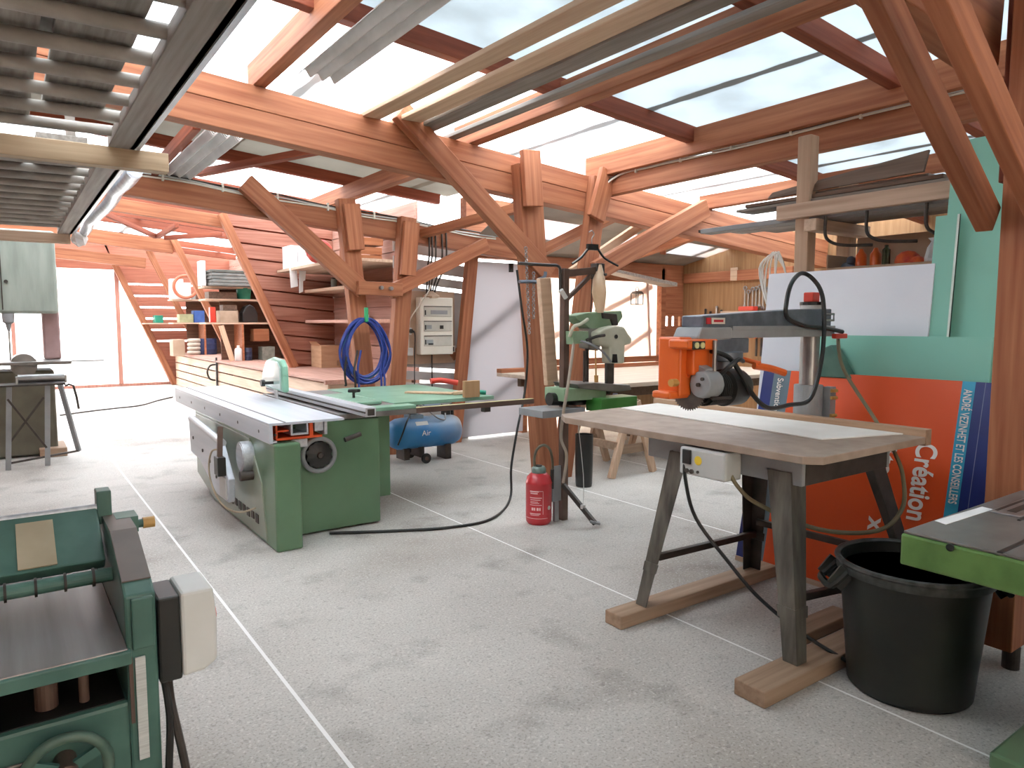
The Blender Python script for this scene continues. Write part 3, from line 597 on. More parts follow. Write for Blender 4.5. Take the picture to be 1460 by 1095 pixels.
part(a_, 'arm_nose', MB().prism([(2.66, 1.478), (2.69, 1.458), (2.92, 1.470), (2.92, 1.53), (2.69, 1.53)], 'y', 2.22, 2.38), GREYP, .01)
lb = part(a_, 'badge', MB().box(2.77, 2.87, 2.229, 2.236, 1.545, 1.575), OFFW)
part(lb, 'badge_mark', MB().box(2.735, 2.765, 2.229, 2.236, 1.545, 1.575).box(2.785, 2.855, 2.227, 2.229, 1.554, 1.566), REDP)
part(a_, 'arm_handle', MB().tube([(3.70, 2.22, 1.60), (3.80, 2.21, 1.60), (3.80, 2.21, 1.565), (3.70, 2.22, 1.565)], .006, 6, 0, True), STEEL)
part(a_, 'cable_clip', MB().box(3.80, 3.92, 2.19, 2.22, 1.462, 1.49), REDC, .006, 'red cable clip')
ca = part(t, 'carriage', MB().box(2.80, 3.06, 2.225, 2.375, 1.40, 1.475).cyl((2.93, 2.3, 1.36), (2.93, 2.3, 1.41), .11, n=28).cyl((2.95, 2.3, 1.17), (2.95, 2.3, 1.37), .05, n=20), ARMM, .006)
part(ca, 'carriage_lever', MB().cyl((3.0, 2.22, 1.37), (3.02, 2.13, 1.35), .012).tube([(3.0, 2.15, 1.34), (3.09, 2.12, 1.325), (3.17, 2.09, 1.30)], .018), ORANGE)
# saw head: orange yoke, guard, blade, motor
hd = part(t, 'yoke', MB().box(2.515, 2.60, 2.20, 2.335, 1.21, 1.485).box(2.46, 2.60, 2.21, 2.32, 1.20, 1.235), ORANGE, .01)
b = MB().prism([(2.49, 1.435), (2.49, 1.475), (2.70, 1.475), (2.68, 1.425), (2.56, 1.425)], 'y', 2.13, 2.25); b.box(2.56, 2.68, 2.16, 2.25, 1.31, 1.43); b.box(2.68, 2.80, 2.24, 2.32, 1.24, 1.45); part(hd, 'yoke_housing', b, ORANGE, .008)
part(hd, 'scale_window', MB().box(2.515, 2.60, 2.124, 2.132, 1.430, 1.468), BLACK, .003)
part(hd, 'scale_dial', MB().cyl((2.538, 2.119, 1.449), (2.538, 2.126, 1.449), .014).cyl((2.577, 2.119, 1.449), (2.577, 2.126, 1.449), .014), YELLOW)
bl = MB(); n = 44; poly = []
for i in range(n):
    a = 2 * PI * i / n; poly.append((2.23 + .105 * math.cos(a), 1.240 + .105 * math.sin(a))); a += 2 * PI / n * .45; poly.append((2.23 + .094 * math.cos(a), 1.240 + .094 * math.sin(a)))
part(hd, 'blade', bl.prism(poly, 'x', 2.612, 2.615), M('blade_steel', '5f5c58', '75716c', .6, .15, scale=20))
b = MB(); b.lathe((2.575, 2.135, 1.268), [(.03, 0), (.060, .005), (.064, .03), (.064, .10)], 30, (1, 0, 0)); b.prism([(2.12, 1.27), (2.12, 1.34), (2.2, 1.37), (2.29, 1.35), (2.33, 1.26), (2.30, 1.25)], 'x', 2.60, 2.66)
part(hd, 'blade_guard', b, GREYP, .004); part(hd, 'arbor_nut', MB().cyl((2.562, 2.135, 1.268), (2.576, 2.135, 1.268), .010, n=6).cyl((2.566, 2.115, 1.295), (2.577, 2.115, 1.295), .008), DSTEEL)
part(hd, 'lock_knob', MB().lathe((2.565, 2.22, 1.312), [(.012, 0), (.024, .0), (.026, .02), (.018, .03)], 20, (1, 0, 0)), SORANGE)
b = MB().cyl((2.64, 2.19, 1.238), (2.86, 2.19, 1.238), .070, n=30)
for k in range(9): b.cyl((2.67 + k * .014, 2.19, 1.238), (2.677 + k * .014, 2.19, 1.238), .080, n=30)
mo = part(hd, 'motor', b, BLACK); part(mo, 'fan_cover', MB().lathe((2.80, 2.19, 1.238), [(.07, 0), (.090, .01), (.090, .12), (.07, .16), (0, .165)], 30, (1, 0, 0)), BLACK)
part(hd, 'pull_handle', MB().tube([(2.70, 2.13, 1.30), (2.72, 2.08, 1.35), (2.77, 2.07, 1.38), (2.83, 2.09, 1.37)], .011), BLACK)
part(hd, 'post_rod', MB().cyl((2.66, 2.12, 1.29), (2.66, 2.12, 1.47), .010), STEEL)
part(hd, 'side_bolt', MB().cyl((2.48, 2.22, 1.275), (2.52, 2.22, 1.275), .018), BRASS)
part(hd, 'fence_rod', MB().cyl((2.62, 2.10, 1.205), (2.76, 2.10, 1.200), .008), DSTEEL)
part(t, 'arm_cable', MB().tube([(2.66, 2.14, 1.42), (2.76, 2.12, 1.39), (2.84, 2.10, 1.30), (2.92, 2.09, 1.20), (3.06, 2.10, 1.13), (3.26, 2.12, 1.13), (3.45, 2.12, 1.15), (3.57, 2.14, 1.33), (3.64, 2.17, 1.52), (3.66, 2.2, 1.70), (3.63, 2.24, 1.79), (3.55, 2.26, 1.82), (3.40, 2.22, 1.76), (3.33, 2.2, 1.66), (3.34, 2.2, 1.58), (3.48, 2.19, 1.535), (3.70, 2.19, 1.52), (3.86, 2.19, 1.50)], .012), BLACK)
# sheet on the table, skids under the legs
solo('board_offcut', MB().prism([(3.10, 1.84), (3.585, 1.70), (3.59, 3.33), (3.20, 3.28)], 'z', 1.001, 1.007), M('white_offcut', 'e6e2da', 'eeeae3', .6), 'long thin white board lying on the radial saw table against the wooden fence', 'board', None, .001)
solo('skid', MB().box(2.46, 3.78, 2.50, 2.62, 0, .07), SKID, 'rough timber skid under the far pair of grey steel legs', 'skid', 'timber skids under the radial arm saw', .006)
solo('skid', MB().box(2.41, 3.78, 1.63, 1.78, 0, .07), SKID, 'rough timber skid under the near pair of legs, its end split', 'skid', 'timber skids under the radial arm saw', .006)
solo('timber_offcut', MB().box(3.06, 3.5, 1.86, 1.98, 0, .06), SKID, 'short timber offcut lying on the floor between the two skids', 'offcut', None, .006)
# ================================================================== thickness planer at lower left
t = thing('thickness_planer', 'old dark green thickness planer at the lower left corner', 'planer', (-.3, 2.2, 0))
part(t, 'body', MB().box(-.95, .25, 1.86, 2.66, .0, .645), DKGREEN, .01)
b = MB().prism([(1.85, .0), (1.85, .905), (1.89, .925), (2.10, 1.0), (2.30, 1.0), (2.45, .90), (2.62, .88), (2.62, 0)], 'x', .195, .262); part(t, 'side_casting', b, DKGREEN, .006)
b = MB(); b.hexa([(.197, 1.892, .927), (.260, 1.892, .927), (.260, 2.10, 1.001), (.197, 2.10, 1.001), (.197, 1.892, .930), (.260, 1.892, .930), (.260, 2.10, 1.004), (.197, 2.10, 1.004)]); b.box(.197, .260, 2.10, 2.298, 1.001, 1.004); part(t, 'casting_top', b, M('casting_brown', '5f544c', '6e625a', .45, scale=5), 0, 'worn brown top edge of casting')
part(t, 'casting_plate', MB().box(.208, .256, 1.838, 1.852, .775, .90), DKGREEN, .004)
part(t, 'casting_slot', MB().hexa([(.220, 1.975, .9535), (.236, 1.975, .9515), (.236, 2.035, .9735), (.220, 2.035, .9735), (.220, 1.975, .9575), (.236, 1.975, .9575), (.236, 2.035, .9795), (.220, 2.035, .9795)]), BLACK)
part(t, 'side_casting', MB().prism([(1.85, .0), (1.85, .90), (2.10, 1.0), (2.30, 1.0), (2.45, .90), (2.62, .88), (2.62, 0)], 'x', -1.0, -.94), DKGREEN, .006)
part(t, 'planer_table', MB().box(-.94, .194, 1.80, 2.62, .778, .80), M('planed_steel', '8f8b8a', 'a5a2a1', .26, .55, scale=2, stretch=(12, .5, 1)), .003)
part(t, 'table_edge', MB().box(-.94, .20, 1.79, 1.815, .764, .797), DKGREEN, .004)
b = MB(); part(t, 'lifting_screw', MB().cyl((.035, 1.94, .648), (.035, 1.94, .778), .024), BROWNS); part(t, 'lifting_screw', MB().cyl((.11, 1.92, .648), (.11, 1.92, .778), .011), BROWNS)
part(t, 'cavity_shade', MB().box(-.93, .19, 2.2, 2.6, .648, .777).box(-.93, .19, 1.875, 2.2, .6455, .648), RUBBER)  # black slabs paint in the darkness of the opening
part(t, 'chip_hood', MB().prism([(2.10, .93), (2.275, 1.03), (2.295, 1.03), (2.30, .90), (2.13, .90)], 'x', -.94, .185), DKGREEN, .006)
part(t, 'hood_lip', MB().cyl((-.94, 2.285, 1.03), (.185, 2.285, 1.03), .010), ALU)
part(t, 'tape_patch', MB().hexa([(-.055 + .05, 2.108, .936), (.028 + .05, 2.108, .936), (.028 + .05, 2.255, 1.0175), (-.055 + .05, 2.255, 1.0175), (-.055 + .05, 2.106, .939), (.028 + .05, 2.106, .939), (.028 + .05, 2.253, 1.0205), (-.055 + .05, 2.253, 1.0205)]), M('beige_tape', 'a2967c', 'b2a68c', .7), 0, 'beige tape patch')
b = MB().cyl((-.94, 2.08, .895), (.20, 2.08, .895), .018)
ro = part(t, 'feed_roller', b, DKGREEN)
b = MB()
for k in range(18): b.cyl((.15 - k * .062, 2.08, .895), (.156 - k * .062, 2.08, .895), .024)
part(ro, 'rings', b, DSTEEL)
part(t, 'hood_bracket', MB().box(.185, .222, 2.28, 2.34, .98, 1.075), DKGREEN, .003)
part(t, 'lock_rod', MB().box(.225, .28, 2.22, 2.30, .96, 1.005).cyl((.27, 2.25, .975), (.31, 2.25, .975), .012), DKGREEN)
part(t, 'amber_knob', MB().cyl((.295, 2.25, .975), (.325, 2.25, .975), .016), BRASS)
h = part(t, 'handwheel', MB().ring((.062, 1.80, .548), (0, 1, 0), .082, .012, 36, 10), M('worn_green_wheel', '3f5a4c', '5b7263', .4, scale=14))
b = MB()
for k in range(3):
    a = .5 + k * 2 * PI / 3; b.bar((.062, 1.81, .548), (.062 + .078 * math.cos(a), 1.80, .548 + .078 * math.sin(a)), .022, .012, (0, 1, 0))
part(h, 'spoke', b, DKGREEN); part(h, 'wheel_hub', MB().cyl((.062, 1.785, .548), (.062, 1.86, .548), .024), BROWNS)
part(t, 'ruler', MB().box(.212, .234, 1.842, 1.848, .50, .755), M('ruler_white', 'b9bcb8', 'cdd0cc', .5, scale=60, stretch=(.2, 1, 6)), 0, 'white height ruler')
part(t, 'pointer_rod', MB().box(.198, .206, 1.835, 1.846, .60, .76), BROWNS)
part(t, 'name_plate', MB().box(-.06, -.015, 1.85, 1.858, .545, .575), CAST, .006)
sbx = part(t, 'switch_box', MB().box(.266, .318, 1.86, 2.00, .665, .88), BLACK, .006)
part(sbx, 'switch_cover', MB().prism([(.318, .67), (.318, .885), (.395, .885), (.402, .80), (.400, .695), (.37, .675)], 'y', 1.855, 2.005), M('cover_grey_white', 'd3d4cf', 'dcddd9', .45, scale=5), .008, 'off-white front cover')
part(sbx, 'stop_button', MB().cyl((.40, 1.93, .79), (.412, 1.93, .79), .022), REDC)
part(sbx, 'cable', MB().tube([(.29, 1.9, .668), (.292, 1.88, .6), (.305, 1.85, .5), (.315, 1.82, .40), (.33, 1.8, .2), (.35, 1.8, .02)], .010), DSTEEL)
part(sbx, 'cable', MB().tube([(.28, 1.9, .668), (.284, 1.86, .58), (.272, 1.82, .48), (.262, 1.80, .38), (.27, 1.80, .15), (.3, 1.8, .02)], .009), BLACK)
# ================================================================== black bin
t = thing('bin', 'big black plastic bin with worn rim under the corner of the green machine table', 'bin', (3.075, 1.39, 0))
BX, BY = 3.075, 1.39
prof = [(0, 0), (.225, 0), (.238, .012), (.247, .12), (.264, .30), (.280, .47), (.284, .50), (.30, .505), (.305, .54), (.295, .555), (.276, .545), (.267, .48), (.248, .25), (.23, .03), (0, .025)]
part(t, 'body', MB().lathe((BX, BY, 0), prof[:7] + prof[10:], 48, wob=lambda j, a: 1 + (.006 * (math.cos(18 * a) > .85) if 1 < j < 6 else 0)), BINM)
part(t, 'rim', MB().ring((BX, BY, .545), (0, 0, 1), .293, .013, 56, 8).lathe((BX, BY, 0), [(.280, .50), (.299, .505), (.301, .545), (.283, .545), (.277, .5)], 48), BINR)
for sgn, nm in ((-1, 'handle'), (1, 'handle')):
    dx = Vector((.72, -.69, 0)).normalized() * sgn; cx_ = Vector((BX, BY, .45)) + dx * .285; sd = Vector((-dx.y, dx.x, 0))
    b = MB(); b.tube([cx_ + sd * .07 + Vector((0, 0, .06)), cx_ + sd * .07 + dx * .06, cx_ + dx * .075, cx_ - sd * .07 + dx * .06, cx_ - sd * .07 + Vector((0, 0, .06))], .016, 8, 3)
    b.bar(cx_ + sd * .072 + Vector((0, 0, .07)), cx_ + sd * .072 + dx * .05, .012, .07); b.bar(cx_ - sd * .072 + Vector((0, 0, .07)), cx_ - sd * .072 + dx * .05, .012, .07)
    part(t, nm, b, BINM)
# ================================================================== green topped machine at right
t = thing('milling_table', 'heavy chipped green machine table with grooved steel top above the black bin', 'machine table', (3.0, .7, 0))
tp = part(t, 'table_top', MB().box(2.43, 3.44, .0, 1.145, .735, .842), OLIVE, .008)
part(tp, 'steel_face', MB().box(2.436, 3.434, .006, 1.139, .842, .852), CAST, .003, 'scuffed grey steel face')
b = MB(); b.box(2.435, 3.43, .845, .862, .8512, .8532); part(tp, 'groove', b, BLACK)
b = MB(); b.box(2.93, 3.40, .97, 1.07, .8515, .858); part(tp, 'insert_plate', b, STEEL, .002)
b = MB(); b.box(2.89, 3.42, .955, .965, .8515, .8545); b.box(2.96, 3.39, 1.05, 1.062, .858, .8592); b.box(2.98, 3.39, 1.0, 1.03, .858, .8588); part(tp, 'slot', b, BLACK)
part(tp, 'bolt_notch', MB().cyl((2.427, .99, .833), (2.44, .99, .833), .012), BLACK)
part(t, 'pedestal', MB().box(2.80, 3.44, .05, .80, .05, .735), DKGREEN, .01)
part(t, 'base_foot', MB().box(2.72, 3.52, -.05, .95, .0, .06), GREEN, .01)
solo('paper_strip', MB().hexa([(2.62, 1.085, .853), (2.98, 1.075, .853), (2.99, 1.115, .853), (2.64, 1.130, .853), (2.62, 1.085, .8545), (2.98, 1.075, .8545), (2.99, 1.115, .8545), (2.64, 1.130, .8545)]), PAPER, 'white paper strip lying at the back edge of the green machine table', 'paper')
# ================================================================== orange site sign
sn = Vector((1, 0, -.2)).normalized()
def sg(px, py, off=0): return opl(px, py, (1, 0, -.2), 3.83 - off)
t = thing('site_sign', 'big orange site sign turned on its side, with white lettering and blue bands', 'sign', (3.85, 2.2, 0))
def sgp(y, z, off=0): return Vector((3.83 - off + .2 * z, y, z))
def band(nm, y0, y1, m, off=0, z0=.03, z1=1.245, lb=None):
    b = MB().hexa([sgp(y0, z0, off), sgp(y1, z0, off), sgp(y1, z0, off - .012), sgp(y0, z0, off - .012), sgp(y0, z1, off), sgp(y1, z1, off), sgp(y1, z1, off - .012), sgp(y0, z1, off - .012)])
    return part(t, nm, b, m, 0, lb)
band('panel', 1.645, 2.645, SORANGE, 0, lb='orange field'); band('band', 2.645, 2.765, SLATE, 0, lb='slate blue band'); band('band', 2.765, 2.845, NAVY, 0, lb='navy band')
band('band', 1.582, 1.645, CYAN, 0, lb='light blue band'); band('band', 1.47, 1.582, NAVY, 0, lb='navy end band'); band('edge_strip', 1.47, 2.845, PALEY, .004, .0, .03)
band('crease', 1.535, 1.538, M('crease_grey', '6a7396', '7d86a6', .5), .0012)
dn, rt = Vector((0, 1, 0)), Vector((-.2, 0, -1))    # lettering runs downwards; letter feet point to +y
text(t, 'ANDRÉ VEZINHET ET LES CONSEILLERS', sgp(1.630, 1.205, .002), rt, dn, .056, INK, .008, width=.60)
text(t, 'Création', sgp(1.822, .905, .002), rt, dn, .150, INK, .02, width=.42)
text(t, 'ôte', sgp(2.015, .885, .002), rt, dn, .135, INK, .02)
text(t, 'x', sgp(2.02, .46, .002), rt, dn, .135, INK, .02)
text(t, 'Subventions', sgp(2.728, 1.195, .002), rt, dn, .058, INK, .006, width=.235)
# ================================================================== boards leaning on the rack
def leaning(nm, y0, y1, z0, z1, x0, k, th, m, lb, edge=None, grp=None):
    q = lambda y, z, o: (x0 + k * z + o, y, z)
    o = thing(nm, lb, 'board', (x0, (y0 + y1) / 2, z0), grp)
    part(o, 'sheet', MB().hexa([q(y0, z0, 0), q(y1, z0, 0), q(y1, z0, th), q(y0, z0, th), q(y0, z1, 0), q(y1, z1, 0), q(y1, z1, th), q(y0, z1, th)]), m)
    if edge:
        b = MB(); e = .012
        b.hexa([q(y1, z0, -.001), q(y1 - e, z0, -.001), q(y1 - e, z0, th), q(y1, z0, th), q(y1, z1, -.001), q(y1 - e, z1, -.001), q(y1 - e, z1, th), q(y1, z1, th)]) if edge == 'far' else b.hexa([q(y0, z0, -.001), q(y0 + e, z0, -.001), q(y0 + e, z0, th), q(y0, z0, th), q(y0, z1, -.001), q(y0 + e, z1, -.001), q(y0 + e, z1, th), q(y0, z1, th)])
        part(o, 'edge_strip', b, PBE, 0, 'white board edge')
    return o
g2 = 'green plasterboards leaning beside the post'
leaning('plasterboard', 1.55, 2.62, 0, 1.475, 4.035, .09, .013, PB, 'low wide green plasterboard just above the orange sign', None, g2)
leaning('white_board', 1.905, 2.975, 0, 1.885, 4.10, .10, .016, WHITE, 'large white board leaning behind the radial arm saw column')
leaning('plasterboard', 1.80, 1.925, 0, 2.15, 4.135, .085, .013, PB, 'narrow green plasterboard strip touching the white board', 'near', g2)
leaning('plasterboard', 1.50, 1.895, 0, 2.57, 4.18, .095, .013, PB, 'tallest green plasterboard standing next to the massive post', None, g2)
b = MB().prism([(2.24, 1.22), (2.50, 1.22), (2.42, 1.40), (2.37, 1.42)], 'x', 4.06, 4.14)
solo('machine_guard', b, DKGREEN, 'dark green triangular metal guard poking up behind the orange sign', 'guard', None, .008)
# ================================================================== timber rack behind the boards
t = thing('timber_rack', 'pale timber storage rack standing behind the white board', 'rack', (4.6, 2.3, 0))
part(t, 'upright', MB().box(4.52, 4.62, 2.84, 2.94, 0, 2.83), PALEZ, .006); part(t, 'upright', MB().box(4.52, 4.62, 1.32, 1.42, 0, 2.83), PALEZ, .006)
part(t, 'rail', MB().box(4.47, 4.52, 1.30, 3.06, 2.27, 2.37), PALEY, .005)
part(t, 'cross_bearer', MB().box(4.45, 5.15, 2.74, 2.83, 2.17, 2.25), PALEX, .005); part(t, 'cross_bearer', MB().box(4.45, 5.15, 1.43, 1.52, 2.17, 2.25), PALEX, .005)
part(t, 'upright', MB().box(5.05, 5.15, 2.84, 2.94, 0, 2.6), PALEZ, .006); part(t, 'upright', MB().box(5.05, 5.15, 1.32, 1.42, 0, 2.6), PALEZ, .006)
part(t, 'shelf_board', MB().box(4.60, 5.3, 1.45, 2.80, 1.86, 1.885), PALEY, .003)
gp = 'boards and profiles on the timber rack'
for x0, x1, y0, y1, z0, z1, m, lb in (
        (4.53, 4.66, 1.6, 3.78, 2.255, 2.29, GREYP, 'long grey metal profile with an open end, lowest on the rack'),
        (4.68, 4.82, 1.5, 3.60, 2.255, 2.275, FIBRE, 'pale grey strip beside the metal profile on the rack'),
        (4.54, 4.74, 1.9, 3.45, 2.38, 2.40, GREYWY, 'weathered grey board above the rack rail'),
        (4.55, 4.70, 2.0, 3.38, 2.405, 2.43, DARKW, 'dark weathered board in the middle of the rack stack'),
        (4.60, 4.80, 2.1, 2.95, 2.435, 2.455, GREYWY, 'short grey board near the top of the rack stack'),
        (4.80, 4.98, 1.5, 3.4, 2.255, 2.28, GREYWY, 'wide grey board at the back of the rack'),
        (4.85, 5.04, 1.5, 3.3, 2.283, 2.31, DARKW, 'dark board lying on the wide grey board at the back of the rack')):
    solo('stored_board', MB().box(x0, x1, y0, y1, z0, z1), m, lb, 'board', gp, .003)
solo('stored_board', MB().hexa([(4.56, 2.12, 2.462), (4.585, 2.12, 2.462), (4.585, 3.2, 2.45), (4.56, 3.2, 2.45), (4.62, 2.12, 2.60), (4.645, 2.12, 2.60), (4.645, 3.2, 2.50), (4.62, 3.2, 2.50)]), DARKW, 'dark board tilted on edge on top of the rack stack', 'board', gp, .003)
tag(MB().box(4.515, 4.66, 3.778, 3.785, 2.262, 2.284).build('profile_mouth', DSTEEL), 'dark open mouth block at the end of the long grey profile', 'end block')
for k, (y, lb) in enumerate(((2.70, 'bent dark steel hook under the rack, next to the pale upright'), (2.42, 'bent dark steel hook under the middle of the rack'), (2.06, 'bent dark steel hook under the rack close to the green boards'))):
    tag(MB().tube([(4.50, y, 2.262), (4.50, y, 2.14), (4.52, y - .03, 2.09), (4.56, y - .10, 2.065), (4.66, y - .24, 2.06)], .011).build('steel_hook', DSTEEL), lb, 'hook', 'steel hooks under the rack')
rp = MB()
for k in range(7):
    a = k * .5; rp.tube([(4.46, 3.02 + .05 * math.sin(a), 2.05), (4.45, 3.10 + .07 * math.sin(a * 1.7), 1.98 - .02 * k), (4.44, 3.05 + .05 * math.cos(a), 1.72 - .03 * (k % 4)), (4.44, 2.99 + .03 * math.sin(a), 1.68), (4.47, 2.97, 1.9), (4.46, 3.02 + .05 * math.sin(a), 2.05)], .006, 6, 5)
tag(rp.build('rope_coil', ROPE), 'white rope coil hanging on the pale rack upright', 'rope')
bx = thing('cardboard_box', 'open cardboard box of odds and ends on the rack shelf behind the white board', 'box', (4.9, 2.45, 1.885))
b = MB(); b.box(5.05, 5.07, 2.05, 2.78, 1.886, 2.16); b.box(4.66, 5.05, 2.05, 2.06, 1.886, 2.0); b.box(4.66, 5.05, 2.77, 2.78, 1.886, 2.02); b.box(4.66, 4.67, 2.05, 2.78, 1.886, 1.93); b.box(4.66, 5.05, 2.05, 2.78, 1.886, 1.89); part(bx, 'carton', b, CARDL, .003)
gi = 'things sticking out of the rack box'
solo('spray_can', MB().lathe((4.78, 2.60, 1.892), [(.035, 0), (.035, .12), (.02, .14), (.012, .16)], 16), ORANGE, 'left of two orange cans in the rack box', 'can', gi)
solo('spray_can', MB().lathe((4.78, 2.50, 1.892), [(.035, 0), (.035, .12), (.02, .14), (.012, .16)], 16), ORANGE, 'right of two orange cans in the rack box', 'can', gi)
solo('bottle', MB().lathe((4.76, 2.42, 1.892), [(.025, 0), (.025, .14), (.012, .155), (.012, .17)], 14), M('dark_green_glass', '2c3a22', '36462b', .2), 'dark green bottle in the rack box beside the orange cans', 'bottle', gi)
solo('glove', MB().ball((4.80, 2.70, 1.93), .055, 14, (.8, 1, .8)).ball((4.78, 2.67, 1.98), .03), M('grey_blue_cloth', '56606e', '6b7583', .9, scale=12), 'crumpled grey-blue glove in the rack box', 'glove', gi)
solo('bag', MB().ball((4.80, 2.30, 1.95), .07, 12, (.8, 1.2, 1)).ball((4.78, 2.23, 1.93), .05, 10), M('red_bag', 'c23d2d', 'e0662c', .6, scale=18), 'crumpled red and orange plastic bag in the rack box', 'bag', gi)
solo('bag', MB().lathe((4.78, 2.12, 1.892), [(.06, 0), (.075, .06), (.05, .13), (.025, .17), (.04, .19)], 14, wob=lambda j, a: 1 + .2 * math.sin(3 * a + j)), M('white_bag', 'cfd2d3', 'dfe2e3', .5, scale=9), 'white plastic bag at the right end of rack box', 'bag', gi)
# ================================================================== extinguisher
ec = oz(768, 745, 0); ec = Vector((ec.x, ec.y, 0))
t = thing('fire_extinguisher', 'red fire extinguisher with hose loop standing on the floor', 'fire extinguisher', ec)
part(t, 'cylinder', MB().lathe(ec, [(0, 0), (.083, 0), (.098, .02), (.101, .05), (.101, .31), (.103, .315), (.103, .325), (.100, .33), (.092, .365), (.062, .395), (.03, .40), (0, .40)], 36), REDP)
part(t, 'collar', MB().lathe(ec, [(.052, .39), (.056, .40), (.056, .43), (.045, .445), (0, .445)], 28), M('collar_green_grey', '6d8078', '7d9088', .4))
part(t, 'valve', MB().cyl(ec + Vector((0, 0, .44)), ec + Vector((0, 0, .455)), .025), DSTEEL)
hv = ec + Vector((.0, 0, 0)); r_ = RT.copy()
part(t, 'hose', MB().tube([ec - r_ * .03 + Vector((0, 0, .42)), ec - r_ * .035 + Vector((0, 0, .50)), ec - r_ * .015 + Vector((0, 0, .575)), ec + r_ * .035 + Vector((0, 0, .61)), ec + r_ * .085 + Vector((0, 0, .575)), ec + r_ * .105 + Vector((0, 0, .48)), ec + r_ * .105 + Vector((0, 0, .40))], .0105), M('hose_grey_olive', '55503f', '676150', .5))
part(t, 'nozzle', MB().cyl(ec + r_ * .105 + Vector((0, 0, .42)), ec + r_ * .100 + Vector((0, 0, .27)), .014, .017), BLACK)
def onc(a, z, r=.1015): # a: angle around the cylinder from the viewer's direction
    d = -Vector((FW.x, FW.y, 0)).normalized(); s = RT
    return ec + (d * math.cos(a) + s * math.sin(a)) * r + Vector((0, 0, z))
b = MB()
def lab(a0, a1, z0, z1, b):
    n = 6
    for i in range(n):
        p, q = a0 + (a1 - a0) * i / n, a0 + (a1 - a0) * (i + 1) / n
        b.hexa([onc(p, z0), onc(q, z0), onc(q, z0, .1022), onc(p, z0, .1022), onc(p, z1), onc(q, z1), onc(q, z1, .1022), onc(p, z1, .1022)])
for a0, a1, z0, z1 in ((-.75, -.05, .262, .268), (-.7, -.12, .248, .256), (-.75, .2, .215, .221), (-.7, .1, .20, .205), (-.7, -.1, .185, .189), (-.7, 0, .175, .179), (-.75, .2, .16, .164), (-.6, -.45, .12, .142), (-.42, -.3, .12, .142), (-.2, -.05, .12, .142), (0, .1, .12, .142), (-.75, .1, .092, .098), (-.7, 0, .082, .086), (.28, .31, .09, .27), (-.75, .28, .268, .272), (-1.2, .7, .055, .058)): lab(a0, a1, z0, z1, b)
part(t, 'label_print', b, M('label_pink_white', 'e3b3b3', 'eecaca', .5), 0, 'pale printed instructions and pictograms')
part(t, 'round_seal', MB().lathe(onc(.85, .135), [(0, 0), (.016, 0), (.016, .002), (0, .002)], 18, onc(.85, .135, 1) - onc(.85, .135, 0)), LGREY)
# ================================================================== compressor
t = thing('air_compressor', 'dusty blue horizontal air compressor on wheels in front of the white door', 'compressor', (3.8, 7.1, 0))
part(t, 'tank', MB().lathe((3.36, 7.05, .325), [(0, 0), (.09, .008), (.145, .04), (.172, .10), (.178, .16), (.178, .74), (.172, .80), (.145, .86), (.09, .895), (0, .905)], 36, (1, 0, 0)), dusty_tank())
b = MB(); b.box(3.60, 3.76, 6.98, 7.14, .49, .53); b.cyl((3.66, 7.05, .53), (3.66, 7.05, .68), .055); b.cyl((3.78, 7.05, .60), (3.99, 7.05, .60), .06); part(t, 'pump', b, DUST, .003)
b = MB()
for k in range(5): b.cyl((3.66, 7.05, .56 + k * .024), (3.66, 7.05, .568 + k * .024), .072)
part(t, 'cooling_fins', b, DSTEEL)
part(t, 'pressure_switch', MB().box(4.04, 4.12, 7.0, 7.08, .50, .62).cyl((4.16, 7.03, .49), (4.16, 7.03, .60), .018).cyl((4.13, 6.99, .60), (4.13, 7.01, .60), .03), BLACK, .003)
part(t, 'air_pipe', MB().tube([(3.66, 7.0, .66), (3.75, 6.95, .62), (3.88, 6.9, .50), (4.0, 6.93, .46), (4.05, 7.0, .52)], .009), STEEL)
part(t, 'lead', MB().tube([(3.60, 6.98, .55), (3.50, 6.88, .48), (3.44, 6.86, .36), (3.37, 6.84, .24)], .009), BLACK)
for x in (3.74, 3.74): pass
w = part(t, 'wheel', MB().lathe((3.72, 6.84, .058), [(.02, 0), (.055, 0), (.058, .012), (.055, .028), (.02, .03)], 24, (0, 1, 0)), RUBBER); part(w, 'wheel_hub', MB().cyl((3.72, 6.835, .058), (3.72, 6.88, .058), .022), BROWNS)
w = part(t, 'wheel', MB().lathe((3.72, 7.22, .058), [(.02, 0), (.055, 0), (.058, .012), (.055, .028), (.02, .03)], 24, (0, 1, 0)), RUBBER)
part(t, 'foot', MB().box(4.02, 4.10, 6.95, 7.15, 0, .17), DSTEEL, .004); part(t, 'foot', MB().box(3.50, 3.57, 6.95, 7.15, .04, .17), DSTEEL, .004)
part(t, 'axle', MB().cyl((3.72, 6.86, .058), (3.72, 7.24, .058), .012).box(3.69, 3.75, 6.95, 7.15, .06, .17), DSTEEL)
lb = MB()
